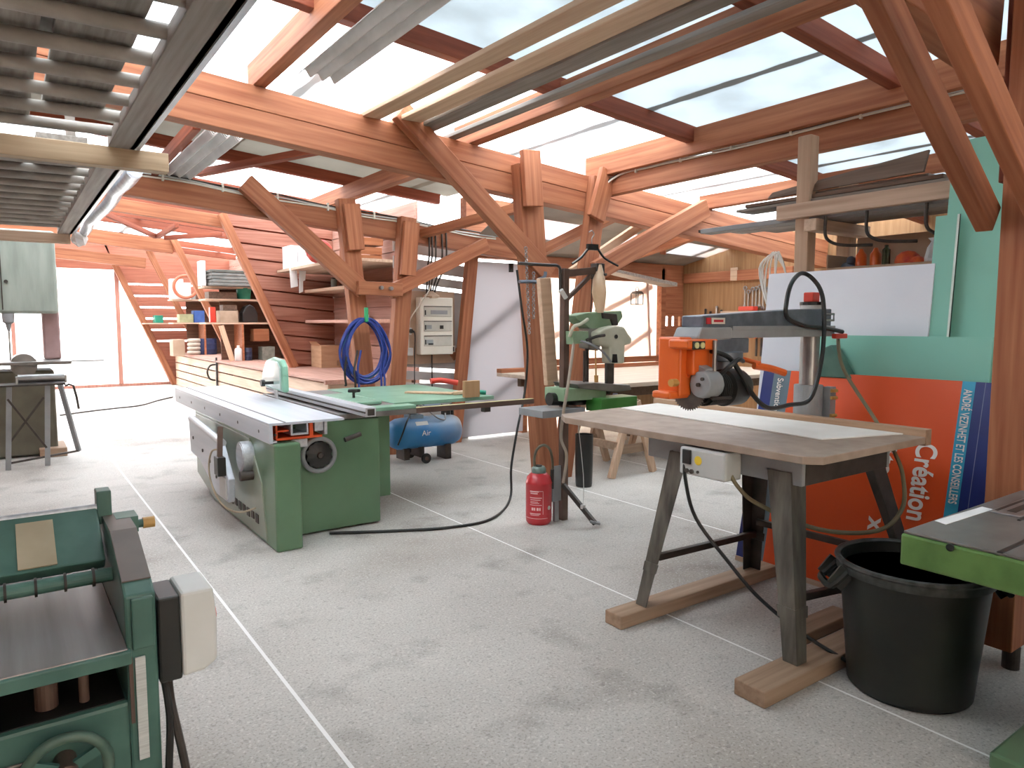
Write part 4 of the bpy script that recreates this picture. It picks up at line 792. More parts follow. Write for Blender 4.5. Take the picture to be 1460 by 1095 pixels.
for a0, a1, x0, x1 in ((-.18, .18, 3.63, 3.78),): lb.hexa([(x0, 7.05 - .1802 * math.cos(.72 - .14), .325 + .1802 * math.sin(.72 - .14)), (x1, 7.05 - .1802 * math.cos(.72 - .14), .325 + .1802 * math.sin(.72 - .14)), (x1, 7.05 - .178 * math.cos(.72 - .14), .325 + .178 * math.sin(.72 - .14)), (x0, 7.05 - .178 * math.cos(.72 - .14), .325 + .178 * math.sin(.72 - .14)),
    (x0, 7.05 - .1802 * math.cos(.72 + .14), .325 + .1802 * math.sin(.72 + .14)), (x1, 7.05 - .1802 * math.cos(.72 + .14), .325 + .1802 * math.sin(.72 + .14)), (x1, 7.05 - .178 * math.cos(.72 + .14), .325 + .178 * math.sin(.72 + .14)), (x0, 7.05 - .178 * math.cos(.72 + .14), .325 + .178 * math.sin(.72 + .14))])
part(t, 'sticker', lb, LGREY)
text(t, 'Air', (3.68, 7.05 - .181, .31), (1, 0, 0), (0, 0, -1), .085, INK, .0, depth=.0015)
# ================================================================== electrical corner
solo('plywood_backboard', MB().box(4.02, 4.80, 8.03, 8.055, 1.03, 1.95), CARDL, 'brown backboard carrying the electrical panel on the slotted wall', 'backboard', None, .003)
t = thing('electrical_panel', 'cream electrical panel with three windowed rows of breakers', 'electrical panel', (4.46, 8.0, 1.15))
part(t, 'case', MB().box(4.23, 4.70, 7.90, 8.03, 1.15, 1.87), OFFW, .01)
for k, z in enumerate((1.63, 1.445, 1.26)):
    wn = part(t, 'row_window', MB().box(4.275, 4.675, 7.892, 7.905, z, z + .13), M('breaker_window_%d' % k, 'b9b7ac', 'c6c4ba', .25), .004)
    part(wn, 'window_edge', MB().box(4.275, 4.675, 7.889, 7.893, z + .122, z + .132), DSTEEL)
    part(wn, 'breaker_strip', MB().box(*((4.37, 4.61) if k == 0 else (4.31, 4.38) if k == 1 else (4.31, 4.40)), 7.888, 7.893, z + .03, z + .08), GREYP)
    part(wn, 'main_switch', MB().box(4.285, 4.30, 7.886, 7.893, z + .02, z + .08), BLACK)
    if k == 1: part(wn, 'meter', MB().box(4.50, 4.55, 7.886, 7.893, z + .03, z + .075), DSTEEL)
    if k == 2: part(wn, 'label_holder', MB().box(4.33, 4.40, 7.886, 7.889, z + .015, z + .035), BLACK)
part(t, 'cable_entry', MB().lathe((4.42, 7.97, 1.86), [(.09, 0), (.10, .03), (.05, .07), (.03, .09)], 16, wob=lambda j, a: 1 + .15 * math.sin(4 * a + j)), M('foam_beige', 'b8a48c', 'c6b49d', .9))
so = thing('wall_socket', 'small cream socket box at the lower right corner of the electrical panel', 'socket', (4.73, 8.0, 1.18)); part(so, 'case', MB().box(4.705, 4.775, 7.97, 8.03, 1.17, 1.255), OFFW, .006); part(so, 'switch', MB().box(4.72, 4.75, 7.965, 7.971, 1.18, 1.24), BLACK)
so = thing('wall_socket', 'grey socket with a black plug left of the electrical panel', 'socket', (4.10, 8.0, 1.42)); part(so, 'case', MB().box(4.06, 4.14, 7.97, 8.03, 1.40, 1.49), LGREY, .006); part(so, 'plug', MB().cyl((4.12, 7.93, 1.45), (4.12, 7.97, 1.45), .025).cyl((4.12, 7.95, 1.45), (4.16, 7.94, 1.44), .014), BLACK)
so = thing('junction_box', 'pale square junction box under the socket left of the panel', 'junction box', (4.11, 8.0, 1.15)); part(so, 'case', MB().box(4.06, 4.16, 7.97, 8.03, 1.14, 1.24), LGREY, .008)
tag(MB().tube([(4.13, 7.45, 2.0), (4.11, 7.50, 1.9), (4.10, 7.9, 1.62), (4.10, 7.96, 1.5)], .008).tube([(4.10, 7.985, 1.40), (4.10, 7.985, 1.24)], .008, sm=0).build('conduit', OFFW), 'thin cream conduit dropping to the socket left of the panel', 'conduit', 'conduits around the electrical panel')
tag(MB().tube([(4.16, 7.94, 1.44), (4.175, 7.95, 1.36), (4.17, 7.96, 1.1), (4.17, 7.97, .75)], .007).build('cable', BLACK), 'black cable hanging from the plug left of the panel', 'cable', 'conduits around the electrical panel')
tag(MB().tube([(4.44, 8.0, 1.15), (4.44, 8.0, .6)], .010, sm=0).build('conduit', DSTEEL), 'dark conduit dropping straight from the bottom of the electrical panel', 'conduit', 'conduits around the electrical panel')
for k, x in enumerate((4.22, 4.26, 4.31, 4.40, 4.46)):
    tag(MB().tube([(x, 7.655, 2.72), (x, 7.645, 2.55), (x, 7.645, 2.36), (x + .01, 7.7, 2.25), (4.34 + .03 * k, 7.93, 2.02 - .01 * k), (4.36 + .03 * k, 7.97, 1.88)], .011).build('conduit', DSTEEL), 'dark conduit dropping from the cable-carrying beam to the electrical panel top', 'conduit', 'dark conduits above the electrical panel')
for k, (dz, c) in enumerate(((.0, OFFW), (.022, LGREY), (.044, DSTEEL))):
    lbk = ('lowest cream', 'middle light grey', 'top dark')[k] + ' cable of three clipped along the reddish beam above the panel'
    tag(MB().tube([(x, 7.653, rz(3.045 + dz, x) + .012 * math.sin(x * 5 + k)) for x in (.6, 1.0, 1.5, 2.0, 2.4, 2.9, 3.4, 3.9, 4.3, 4.8, 5.2)], .009, 6, 4).build('cable', c), lbk, 'cable', 'cables along the reddish beam')
    tag(MB().tube([(4.995, y, 2.998 + dz * .6 + .008 * math.sin(y * 3 + k)) for y in (1.9, 2.3, 2.8, 3.3, 3.8, 4.3, 4.8, 5.2)] + [(4.9, 5.40, 2.86)], .008, 6, 4).build('cable', c), ('lowest cream', 'middle light grey', 'top dark')[k] + ' cable of three clipped between the two rafters on the right', 'cable', 'cables between the rafters')
for k in range(6):
    y = 2.2 + k * .55; tag(MB().box(4.98, 5.005, y, y + .018, 2.985, 3.035).build('cable_clip', OFFW, None, .003), 'cream clip holding the cables between the two right rafters', 'clip', 'cable clips on the rafters')
for k in range(6):
    x = 1.3 + k * .55; tag(MB().box(x, x + .02, 7.635, 7.666, rz(3.025, x), rz(3.11, x)).build('cable_clip', OFFW, None, .003), 'cream clip holding the cables on the reddish beam', 'clip', 'cable clips on the reddish beam')
b = MB().cyl((3.46, 7.36, 1.945), (3.46, 7.41, 1.945), .022, n=12); tag(b.build('bolt', STEEL), 'left bright bolt of two in the collar piece above the blue hoses', 'bolt', 'bolts in the collar piece')
b = MB().cyl((3.58, 7.36, 1.94), (3.58, 7.41, 1.94), .022, n=12); tag(b.build('bolt', STEEL), 'right bright bolt of two in the collar piece above the blue hoses', 'bolt', 'bolts in the collar piece')
# ================================================================== blue hose coil on its post
t = thing('hose_coil', 'thick coil of blue air hoses hanging on a post above the saw table', 'hose', (3.25, 7.38, 1.3))
rr = random.Random(5)
cx0, cz0 = 3.245, 1.245
for k in range(13):
    m = (HOSEB, HOSEB, HOSEB, M('hose_teal', '2d6f86', '2f7f8f', .4) if k == 3 else HOSEB)[k % 4]
    rx, rzz, dx, dz = .215 + rr.random() * .075, .29 + rr.random() * .07, (rr.random() - .5) * .07, (rr.random() - .7) * .06
    part(t, 'hose_loop', MB().tube([(cx0 + dx + rx * math.cos(a) * (1 - .22 * max(0, math.sin(a))), 7.36 + .05 * (k % 4 - 1.5) * .5, cz0 + dz + (rzz * math.sin(a) if math.sin(a) < 0 else (1.60 - cz0 - dz - .014 * (k % 3)) * math.sin(a))) for a in [2 * PI * i / 16 for i in range(16)]], .0115, 7, 3, True), m)
for k, (x, m) in enumerate(((2.98, BLACK), (3.09, DSTEEL), (3.13, HOSEB), (3.40, HOSEB), (3.44, HOSEB))):
    part(t, 'hose_end', MB().tube([(x + .05, 7.33, 1.25), (x, 7.31, 1.05), (x + .01, 7.31, .88), (x, 7.31, .5 if k else .88)], .012, 7, 4), m)
part(t, 'hanger_clip', MB().box(3.22, 3.26, 7.29, 7.33, 1.56, 1.72), M('green_clip', '2f9a63', '38a56d', .5), .008, 'bright green clip')
# ================================================================== alcove shelves
solo('alcove_shelf', MB().box(3.72, 4.715, 9.0, 11.95, 2.38, 2.42), PALEY, 'highest shelf board in the plank alcove, carrying the white box', 'shelf', 'shelves in the alcove', .003)
solo('alcove_shelf', MB().box(4.18, 4.715, 9.1, 11.95, 2.06, 2.11), PALEY, 'middle short shelf in the plank alcove with a glass jar', 'shelf', 'shelves in the alcove', .003)
solo('alcove_shelf', MB().box(4.18, 4.715, 9.0, 11.95, 1.55, 1.60), PLKY, 'lowest pinkish shelf in the plank alcove beside the blue hoses', 'shelf', 'shelves in the alcove', .003)
t = thing('cardboard_carton', 'brown cardboard carton standing on the ledge beside the blue hoses', 'carton', (4.44, 11.7, .8))
part(t, 'box', MB().box(4.26, 4.68, 11.45, 11.93, .801, 1.17), CARD, .004); part(t, 'flap', MB().hexa([(4.26, 11.45, 1.17), (4.265, 11.45, 1.17), (4.265, 11.9, 1.17), (4.26, 11.9, 1.17), (4.20, 11.5, 1.24), (4.205, 11.5, 1.24), (4.205, 11.85, 1.24), (4.20, 11.85, 1.24)]), CARD)
part(t, 'printed_label', MB().box(4.53, 4.62, 11.446, 11.451, .83, .92), M('print_grey_brown', '8a6a50', '957358', .8))
t = thing('white_carton', 'white carton on the highest alcove shelf with papers hanging out', 'carton', (3.85, 11.5, 2.42))
part(t, 'box', MB().box(3.74, 3.98, 11.3, 11.7, 2.421, 2.78), PAPER, .004); part(t, 'side_print', MB().box(3.85, 3.86, 11.296, 11.301, 2.52, 2.68), GREYP)
for k, (x0, x1, z0, z1) in enumerate(((3.70, 3.82, 2.10, 2.48), (3.86, 3.93, 2.02, 2.46), (3.93, 4.0, 2.2, 2.6))):
    part(t, 'paper_sheet', MB().hexa([(x0 - .03 * k, 11.20, z0), (x1 - .03 * k, 11.22, z0 + .03), (x1 - .03 * k, 11.224, z0 + .03), (x0 - .03 * k, 11.204, z0), (x0, 11.26, z1), (x1, 11.27, z1), (x1, 11.274, z1), (x0, 11.264, z1)]), PAPER)
solo('paper_bag', MB().lathe((4.12, 11.4, 2.421), [(.10, 0), (.12, .1), (.11, .25), (.07, .30)], 14, wob=lambda j, a: 1 + .12 * math.sin(3 * a + 2 * j)), PAPER, 'crumpled white paper bag beside the white carton on the highest alcove shelf', 'bag')
for k, (x, z, n, lb) in enumerate(((4.03, 2.421, 2, 'lower wooden crate on the highest alcove shelf'), (4.05, 2.67, 2, 'upper wooden crate stacked on the lower crate in the alcove'))):
    cr = thing('wooden_crate', lb, 'crate', (x + .2, 9.8, z), 'wooden crates in the alcove')
    for j in range(2): part(cr, 'side_board', MB().box(x, x + .5, 9.62, 9.64, z + .002 + j * .115, z + .105 + j * .115), BOXY, .003)
    part(cr, 'end_panel', MB().box(x, x + .02, 9.64, 10.0, z + .002, z + .22), BOXY, .003); part(cr, 'end_panel', MB().box(x + .48, x + .5, 9.64, 10.0, z + .002, z + .22), BOXY, .003); part(cr, 'bottom', MB().box(x + .02, x + .48, 9.64, 10.0, z + .002, z + .012), BOXY)
solo('red_sack', MB().ball((3.82, 10.25, 2.60), .20, 16, (1.0, .8, .9)).ball((3.70, 10.1, 2.52), .10, 12), M('red_sack', 'a8352a', 'bd4a36', .7, scale=8), 'red sack on the highest alcove shelf left of the crates', 'sack')
t = thing('glass_jar', 'small glass jar on the middle alcove shelf', 'jar', (4.33, 11.0, 2.11)); part(t, 'body', MB().lathe((4.33, 11.0, 2.111), [(.045, 0), (.05, .02), (.05, .12), (.04, .14)], 16), M('jar_glass', '6c7a7a', '83908f', .15)); part(t, 'lid', MB().cyl((4.33, 11.0, 2.251), (4.33, 11.0, 2.275), .045), DSTEEL)
solo('small_carton', MB().box(4.45, 4.66, 10.4, 10.7, 1.601, 1.68), PAPER, 'small white carton on the lowest alcove shelf behind the hoses', 'carton', None, .004)
# ================================================================== shelf units in the nave
def unit(nm, Y, lb, zs, x0, x1):
    u = thing(nm, lb, 'shelf unit', ((x0 + x1) / 2, Y + .3, .8))
    for z in zs: part(u, 'shelf_board', MB().box(leanx(z) + .06 if x0 is None else x0, x1, Y, Y + .6, z - .035, z), PALEX, .003)
    part(u, 'side_panel', MB().box(x1 - .03, x1, Y, Y + .6, .801, zs[-1]), DARKW); part(u, 'side_panel', MB().box(x0 + .66, x0 + .70, Y, Y + .6, .801, zs[0] - .035), RED); part(u, 'back_panel', MB().box(x0 + .4, x1, Y + .6, Y + .62, .801, zs[-1] + .15), DARKX)
    return u
S1, S2 = 14.6, 17.9
unit('shelf_unit', S1, 'crowded shelf unit between the slanting posts nearer to the plank partition', (1.56, 2.02, 2.26), 3.16, 4.80)
unit('shelf_unit', S2, 'crowded shelf unit between the slanting posts nearer to the bright doorway', (1.56, 2.10), 3.16, 4.80)
def ibox(nm, x0, y0, x1, y1, Y, d, z, m, lb, ctg, grp, bevel=.006):
    a, b_, tp = oy(x0, y1, Y), oy(x1, y1, Y), oy(x0, y0, Y); h = max(.03, tp.z - a.z)
    return solo(nm, MB().box(a.x, b_.x, Y, Y + d, z + .001, z + h), m, lb, ctg, grp, bevel)
def ilathe(nm, x0, y0, x1, y1, Y, z, prof, m, lb, ctg, grp):
    a, b_, tp = oy(x0, y1, Y), oy(x1, y1, Y), oy(x0, y0, Y); r = (b_.x - a.x) / 2; h = tp.z - a.z
    return solo(nm, MB().lathe(((a.x + b_.x) / 2, Y + r, z + .001), [(p * r, q * h) for p, q in prof], 20), m, lb, ctg, grp)
JAR = [(.9, 0), (1, .05), (1, .7), (.8, .8), (.4, .85), (.4, 1), (0, 1)]; DRUM = [(.96, 0), (1, .03), (1, .3), (1.04, .32), (1, .34), (1, .66), (1.04, .68), (1, .7), (1, .97), (.95, 1), (.9, .98), (0, .98)]
gA, gB = 'clutter on the shelf unit near the partition', 'clutter on the shelf unit near the doorway'
for k in range(5):
    solo('grey_slab', MB().box(3.22 + .015 * (k % 2), 4.10 - .02 * (k % 3), S1 - .25, S1 + .55, 2.262 + k * .062, 2.318 + k * .062), M('grey_slab_%d' % k, '6f706c', '83847f', .8, scale=6) if k < 4 else M('grey_roll', '55564f', '666760', .8), ('bottom', 'second', 'middle', 'fourth', 'topmost dark')[k] + ' grey slab of the stack on top of the shelf unit', 'slab', 'stack of grey slabs', .012)
ibox('white_packet', 287, 372, 294, 408, S1 - .02, .3, 2.26, PAPER, 'white packet leaning at the left of the grey slab stack', 'packet', gA)
ilathe('green_tub', 340, 412, 361, 428, S1, 2.02, [(.85, 0), (1, .9), (1.06, .92), (1.06, 1), (0, 1)], TEAL, 'green tub on the upper shelf beside the slanting post', 'tub', gA)
ibox('brown_folder', 298, 417, 338, 427, S1, .35, 2.02, DARKW, 'brown flat bundle on the upper shelf left of green tub', 'bundle', gA)
ibox('file_box', 314, 442, 340, 459, S1, .3, 1.56, M('beige_box', 'a58f78', 'b7a28b', .8), 'beige file box on the middle shelf', 'box', gA); ibox('file_box', 318, 434, 338, 442, S1 + .02, .25, 1.56 + .235, DARKW, 'dark flat box stacked on the beige file box', 'box', gA)
a = oy(357, 459, S1); solo('black_case', MB().prism([(a.x - .15, 1.561), (a.x + .15, 1.561), (a.x + .15, 1.75), (a.x + .08, 1.88), (a.x, 1.92), (a.x - .08, 1.88), (a.x - .15, 1.75)], 'y', S1, S1 + .25), BLACK, 'black rounded case on the middle shelf near the slanting post', 'case', gA, .02)
ibox('red_can', 300, 436, 308, 458, S1, .12, 1.56, REDC, 'slim red can at the left end of the middle shelf', 'can', gA)
ilathe('white_jerrycan', 336, 482, 347, 504, S1, .80, JAR, PAPER, 'white plastic bottle on the ledge under the shelf unit', 'bottle', gA)
ilathe('bottle', 345, 470, 350, 490, S1 + .3, .80, [(.9, 0), (1, .05), (1, .6), (.4, .75), (.4, 1), (0, 1)], LGREY, 'tall narrow bottle behind white plastic bottle on the ledge', 'bottle', gA)
ilathe('dark_canister', 349, 486, 361, 504, S1, .80, DRUM, M('dark_canister', '20263a', '2b3350', .5), 'dark blue canister on the ledge beside the white bottle', 'canister', gA)
ibox('wooden_box', 362, 460, 384, 478, S1, .3, 1.18, BOXY, 'reddish wooden box under the middle shelf beside the dark canister', 'box', gA)
ibox('tool_case', 374, 484, 392, 503, S1, .3, .80, M('grey_green_case', '6d7268', '868b80', .6, scale=14), 'grey-green metal tool case on the ledge by slanting post', 'case', gA)
bd = oy(323, 480, S1); timber('loose_board', (bd.x - .10, S1 - .02, 1.5), (bd.x + .08, S1 - .06, .81), .10, .02, PALE, 'pale loose board leaning under the shelf between posts', 'board', gA, up=(0, 1, 0))
ibox('blue_box', 277, 441, 292, 458, S2, .3, 1.56, M('blue_box', '31518c', '3d60a0', .5), 'blue plastic box on the shelf near doorway', 'box', gB)
ibox('olive_tin', 256, 447, 276, 459, S2, .3, 1.56, M('olive_tin', '8b8c66', '9fa07b', .5), 'pale olive tin left of the blue box', 'tin', gB)
ilathe('dark_blue_drum', 286, 476, 312, 499, S2, .80, DRUM, M('drum_blue', '1f2c4e', '2a3a63', .5), 'dark blue drum on the ledge near the doorway', 'drum', gB)
for k in range(4):
    a = oy(280, 497 - k * 7, S2); tag(MB().ring((a.x, S2 + .22, .855 + k * .095), (0, 0, 1), .12, .045, 24, 8).build('rope_ring', M('rope_beige_%d' % k, 'b7ab9c', 'c9bfb1', .9)), ('lowest', 'second', 'third', 'topmost')[k] + ' beige ring of the pile left of the dark blue drum', 'rope ring', 'beige rings piled on the ledge')
ibox('grey_carton', 247, 476, 264, 500, 17.4, .4, .80, CARDL, 'greyish carton on the ledge at the doorway end', 'carton', gB)
a = oy(265, 414, S2 - .1); tag(MB().tube([(a.x + .25 * math.cos(u), S2 - .08, 2.115 + .27 + .25 * math.sin(u)) for u in [PI * (.35 + 1.5 * i / 12) for i in range(13)]], .035, 8).build('orange_hoop', M('rust_red', 'a85a3e', 'b86a4c', .5)), 'rusty red open hoop on the upper shelf near the doorway', 'hoop', gB)
ibox('white_bundle', 244, 386, 262, 415, S2, .3, 2.10, PAPER, 'tall white bundle on the upper shelf next to the red hoop', 'bundle', gB)
ibox('white_packet', 262, 384, 272, 408, S2 + .1, .3, 2.10, PAPER, 'narrow white packet inside the rusty hoop', 'packet', gB)
ibox('green_bin', 221, 447, 233, 458, 19.1, .3, 1.55, TEAL, 'small teal box by the slanting jamb of doorway', 'box', gB)
tag(MB().box(2.72, 4.6, 19.05, 19.42, 1.52, 1.55).build('shelf_board', PALEX), 'short shelf board at the doorway end under the teal box', 'shelf')
for k in range(6):
    x = 3.95 + k * .115; solo('jar', MB().lathe((x, S1 + .12, 1.561), [(.035, 0), (.042, .01), (.042, .10), (.032, .115), (.036, .12), (.036, .145), (0, .145)], 14), (LGREY, M('jar_brown', '7a5a44', '8a6a52', .4), GREYP)[k % 3] if k else TEAL, 'small jar in the short row on the middle shelf behind the slanting posts', 'jar', 'jars on the middle nave shelf') if k > 3 else None
for k in range(5):
    x = 3.30 + k * .13; solo('paint_tin', MB().lathe((x, S2 + .4, 2.101), [(.05, 0), (.054, .005), (.054, .13), (.05, .135), (.045, .13), (0, .13)], 16), (GREYP, DARKX, OFFW)[k % 3], 'small tin in the row at the back of the upper shelf near the doorway', 'tin', 'tins on the upper shelf near the doorway')
g_ = thing('clamp', 'dark screw clamp hanging on the ledge front near the doorway', 'clamp', (3.37, 16.0, .5)); part(g_, 'bar', MB().box(3.40, 3.43, 15.0, 15.06, .28, .86), DSTEEL); part(g_, 'jaw', MB().tube([(3.41, 15.03, .72), (3.30, 15.03, .70), (3.24, 15.03, .58), (3.28, 15.03, .44), (3.38, 15.03, .40)], .018), DSTEEL)
tag(MB().tube([oz(86, 592, .012), oz(130, 586, .012), oz(165, 582, .012), oz(200, 578, .012), oz(225, 571, .012), oz(246, 566, .012)], .012).build('extension_cord', DSTEEL), 'thin dark cord wavering across the bright floor at the far end', 'cord')
# ================================================================== bandsaw at far left
t = thing('bandsaw', 'tall grey-green bandsaw against the glare at the left edge', 'bandsaw', (.1, 10.1, 0))
part(t, 'upper_housing', MB().box(-.75, .52, 9.95, 10.3, 1.66, 2.62), M('bandsaw_green', '8c968c', 'a2aba1', .5, scale=3, stretch=(3, 1, .5)), .03)
part(t, 'door_seam', MB().box(-.02, -.008, 9.944, 9.952, 1.70, 2.58), DSTEEL); part(t, 'latch', MB().cyl((.03, 9.93, 2.02), (.03, 9.95, 2.02), .02), DSTEEL)
part(t, 'column', MB().box(.36, .53, 10.05, 10.4, 1.12, 2.25), M('bandsaw_column', '9a7d7c', 'ab8f8d', .5), .02)
part(t, 'blade_guide', MB().lathe((.03, 10.0, 1.46), [(.015, 0), (.03, .08), (.055, .10), (.06, .2)], 16), GREYP)
part(t, 'blade', MB().box(.02, .04, 9.99, 9.993, 1.12, 1.5), STEEL)
tb_ = part(t, 'table', MB().box(-.55, .60, 9.55, 10.5, 1.08, 1.115), CAST, .004); part(tb_, 'table_extension', MB().box(.60, .95, 9.75, 10.15, 1.095, 1.11), CAST, .003)
part(t, 'trunnion', MB().cyl((.15, 9.75, 1.07), (.15, 10.2, 1.07), .13, n=24), CAST)
part(t, 'base', MB().box(-.65, .44, 9.85, 10.5, .02, 1.0), M('bandsaw_base', '5d5a4c', '726f5f', .6, scale=3), .02)
part(t, 'base_block', MB().box(.25, .52, 9.7, 10.3, 0, .10), SKID, .006)
t = thing('roller_stand', 'folding roller stand with crossed steel legs in front of the bandsaw', 'stand', (.2, 9.2, 0))
part(t, 'top_plate', MB().box(-.35, .50, 9.0, 9.35, .885, .905), DSTEEL, .003); part(t, 'roller', MB().cyl((.08, 9.17, .955), (.50, 9.17, .955), .045, n=20).box(.06, .08, 9.12, 9.22, .9, .98).box(.50, .52, 9.12, 9.22, .9, .98), STEEL)
for p0, p1 in (((.34, 9.15, .89), (.30, 9.15, 0)), ((.0, 9.15, .89), (-.05, 9.1, 0)), ((.46, 9.3, .89), (.62, 9.5, .08)), ((-.3, 9.3, .89), (-.4, 9.5, 0))): part(t, 'leg', MB().bar(p0, p1, .05, .03), GREYP, .003)
part(t, 'crossbar', MB().bar((.30, 9.14, .75), (-.05, 9.12, .25), .02, .02), DSTEEL); part(t, 'crossbar', MB().bar((-.02, 9.13, .75), (.30, 9.13, .2), .02, .02), DSTEEL); part(t, 'crossbar', MB().bar((-.05, 9.1, .07), (.62, 9.5, .08), .02, .02), DSTEEL)
part(t, 'crank', MB().tube([(.50, 9.17, .86), (.58, 9.17, .86), (.62, 9.17, .6)], .012, 6, 2), DSTEEL)
# ================================================================== overhead racks
def orack(y0, y1, lb, seed, fl):
    t = thing('overhead_rack', lb, 'overhead rack', (-.4, (y0 + y1) / 2, 2.5))
    part(t, 'side_rail', MB().box(.50, .63, y0, y1, 2.50, 2.56).box(.60, .63, y0, y1, 2.50, 2.66), GREYWY, .004); part(t, 'side_rail', MB().box(-1.43, -1.30, y0, y1, 2.50, 2.62), GREYWY, .004)
    part(t, 'edge_profile', MB().box(.632, .655, y0, y1, 2.50, 2.53).box(.632, .640, y0, y1, 2.53, 2.60), ALU)
    part(t, 'cross_beam', MB().box(-1.6, .80 if fl else .62, y1, y1 + .09, 2.40, 2.505), RACKW if fl else PALEX, .004)
    n = int((y1 - y0) / .31); rr = random.Random(seed)
    for k in range(n): part(t, 'rung', MB().tube([(-1.4, y0 + .2 + k * .31, 2.545), (-.4, y0 + .2 + k * .31 + .01, 2.54), (.53, y0 + .2 + k * .31, 2.548)], .028, 10, 3), M('rung_grey_%d_%d' % (seed, k), '8f8880', 'aaa39a', .7, scale=5))
    for x in (-1.35, .35):
        for yy in ((y0 + .3, y1 - .2)): part(t, 'hanger', MB().box(x, x + .05, yy, yy + .05, 2.6, rz(3.08 if yy < 7.6 else 2.9, x) + .4), GREYWY)
    return t
orack(1.0, 4.47, 'near overhead timber rack full of grey boards at top left', 11, True)
orack(4.75, 9.05, 'second overhead timber rack behind the near one at upper left', 12, False)
rr = random.Random(9); ow = ('nearest the rail', 'second from the rail', 'third from the rail', 'fourth from the rail', 'fifth from the rail', 'farthest from the rail')
for r_i, (y0, y1) in enumerate(((.9, 4.4), (4.8, 9.0))):
    for k in range(6):
        x = .32 - k * .29
        solo('stored_plank', MB().box(x - .13, x + .12, y0 + rr.random() * .3, y1 - rr.random() * .5, 2.578 + .001 * k, 2.60 + .02 * rr.random()), M('stored_grey_%d_%d' % (r_i, k), '857e76', 'a39c93', .85, scale=4, stretch=(10, .7, 10)), 'grey plank lying on the %s overhead rack, %s' % (('near', 'second')[r_i], ow[k]), 'plank', 'grey planks on the overhead racks', .003)
    for k in range(3):
        x = .15 - k * .5
        solo('stored_plank', MB().box(x - .3, x + .16, y0 + .2 + rr.random() * .8, y1 - .4 - rr.random() * .8, 2.635 + .012 * k, 2.66 + .012 * k), M('stored_dark_%d_%d' % (r_i, k), '6a655e', '86807a', .85, scale=4, stretch=(10, .7, 10)), 'dark wide plank in the upper layer of the %s overhead rack, %s' % (('near', 'second')[r_i], ('beside the rail', 'in the middle', 'on the far side')[k]), 'plank', 'dark planks on the overhead racks', .003)
solo('yellow_leaf', MB().box(-.30, -.20, 3.3, 3.45, 2.572, 2.577), M('yellow_leaf', 'a08a3e', 'b59d4a', .8), 'small yellowish scrap caught on the near overhead rack rungs', 'scrap')
b = MB(); rr = random.Random(4)
pts = [(.72 + .03 * rr.random(), 5.2 + k * .42, 2.52 + .03 * rr.random()) for k in range(10)]
b.tube(pts, .05, 9, 4); o = b.build('foil_roll', M('silver_foil', 'b9bec4', 'd5d9de', .3, .6, scale=14, bump=1.0)); tag(o, 'crinkled silver foil roll along the edge of the second overhead rack', 'foil roll')
solo('foil_end', MB().lathe((.62, 9.0, 2.43), [(.02, 0), (.08, .05), (.07, .12), (.01, .16)], 9, (1, -.2, .2), wob=lambda j, a: 1 + .3 * math.sin(5 * a + j)), PAPER, 'white crumpled plastic end of the foil roll at rack corner', 'plastic sheet')
# ================================================================== stored sheets and planks on the beams
for k in range(3): solo('corrugated_sheet', MB().corr((1.70 + .02 * k, 4.88 - .05 * k, rz(3.40, 1.75) + .02 * k), (0, -4.2, 0), (.26, 0, -.02), 3, .022), CORR, ('lowest', 'middle', 'topmost')[k] + ' grey corrugated sheet stored beside the rafter at top left', 'corrugated sheet', 'corrugated sheets beside the rafter')
for k in range(3): solo('corrugated_sheet', MB().corr((1.32 + .015 * k, 5.86 + .03 * k, 2.995 + .02 * k), (0, 2.1, .0), (.28, 0, -.02), 3, .022), CORR, ('lowest', 'middle', 'topmost')[k] + ' grey corrugated sheet stored behind the long cross beam', 'corrugated sheet', 'corrugated sheets behind the beam')
timber('stored_beam', (1.24, 5.8, 3.04), (1.24, 8.2, 3.0), .06, .10, DRED, 'reddish timber stored beside the corrugated sheets behind the long beam', 'timber')
gs = 'long planks stored on the cross beams'
for x0, x1, m, w, z, lb in ((2.50, 2.66, PALE, .16, 3.245, 'leftmost pale knotty plank stored on the cross beams'), (2.77, 2.90, PALE, .18, 3.228, 'second pale knotty plank stored on the cross beams'), (2.97, 3.03, GREYW, .17, 3.21, 'greyish plank stored right of the two pale planks'), (3.28, 3.30, GREYW, .10, 3.20, 'narrow dark grey plank stored beside the long rafter')):
    timber('stored_plank', (x0, 5.62, z - .02), (x1, .9, z - .03), w, .035, m, lb, 'plank', gs)
# ================================================================== hoist stand with mortiser
def q(px, py, Y=4.24): return oy(px, py, Y)
def ppoly(pts, Y, d): return MB().prism([(q(a, b_, Y).x, q(a, b_, Y).z) for a, b_ in pts], 'y', Y - d / 2, Y + d / 2)
t = thing('hoist_stand', 'brown steel hoist pole with short jib arm standing behind the fire extinguisher', 'hoist stand', (3.52, 4.24, 0))
part(t, 'pole', MB().box(3.49, 3.545, 4.21, 4.265, 0, 1.965), BROWNS, .004)
part(t, 'jib_arm', MB().bar((3.54, 4.24, 1.93), (3.83, 4.24, 1.965), .05, .055), BROWNS, .003); part(t, 'jib_brace', MB().bar((3.54, 4.24, 1.73), (3.78, 4.24, 1.92), .03, .03), BROWNS, .003)
part(t, 'jib_head', MB().box(3.82, 3.90, 4.20, 4.28, 1.90, 2.02).cyl((3.87, 4.19, 1.93), (3.87, 4.15, 1.93), .012), DSTEEL, .004)
part(t, 'side_pipe', MB().tube([(3.08, 4.24, 1.985), (3.35, 4.24, 1.985), (3.46, 4.24, 1.98), (3.475, 4.24, 1.9), (3.475, 4.24, 1.78)], .012, 8, 4), DSTEEL)
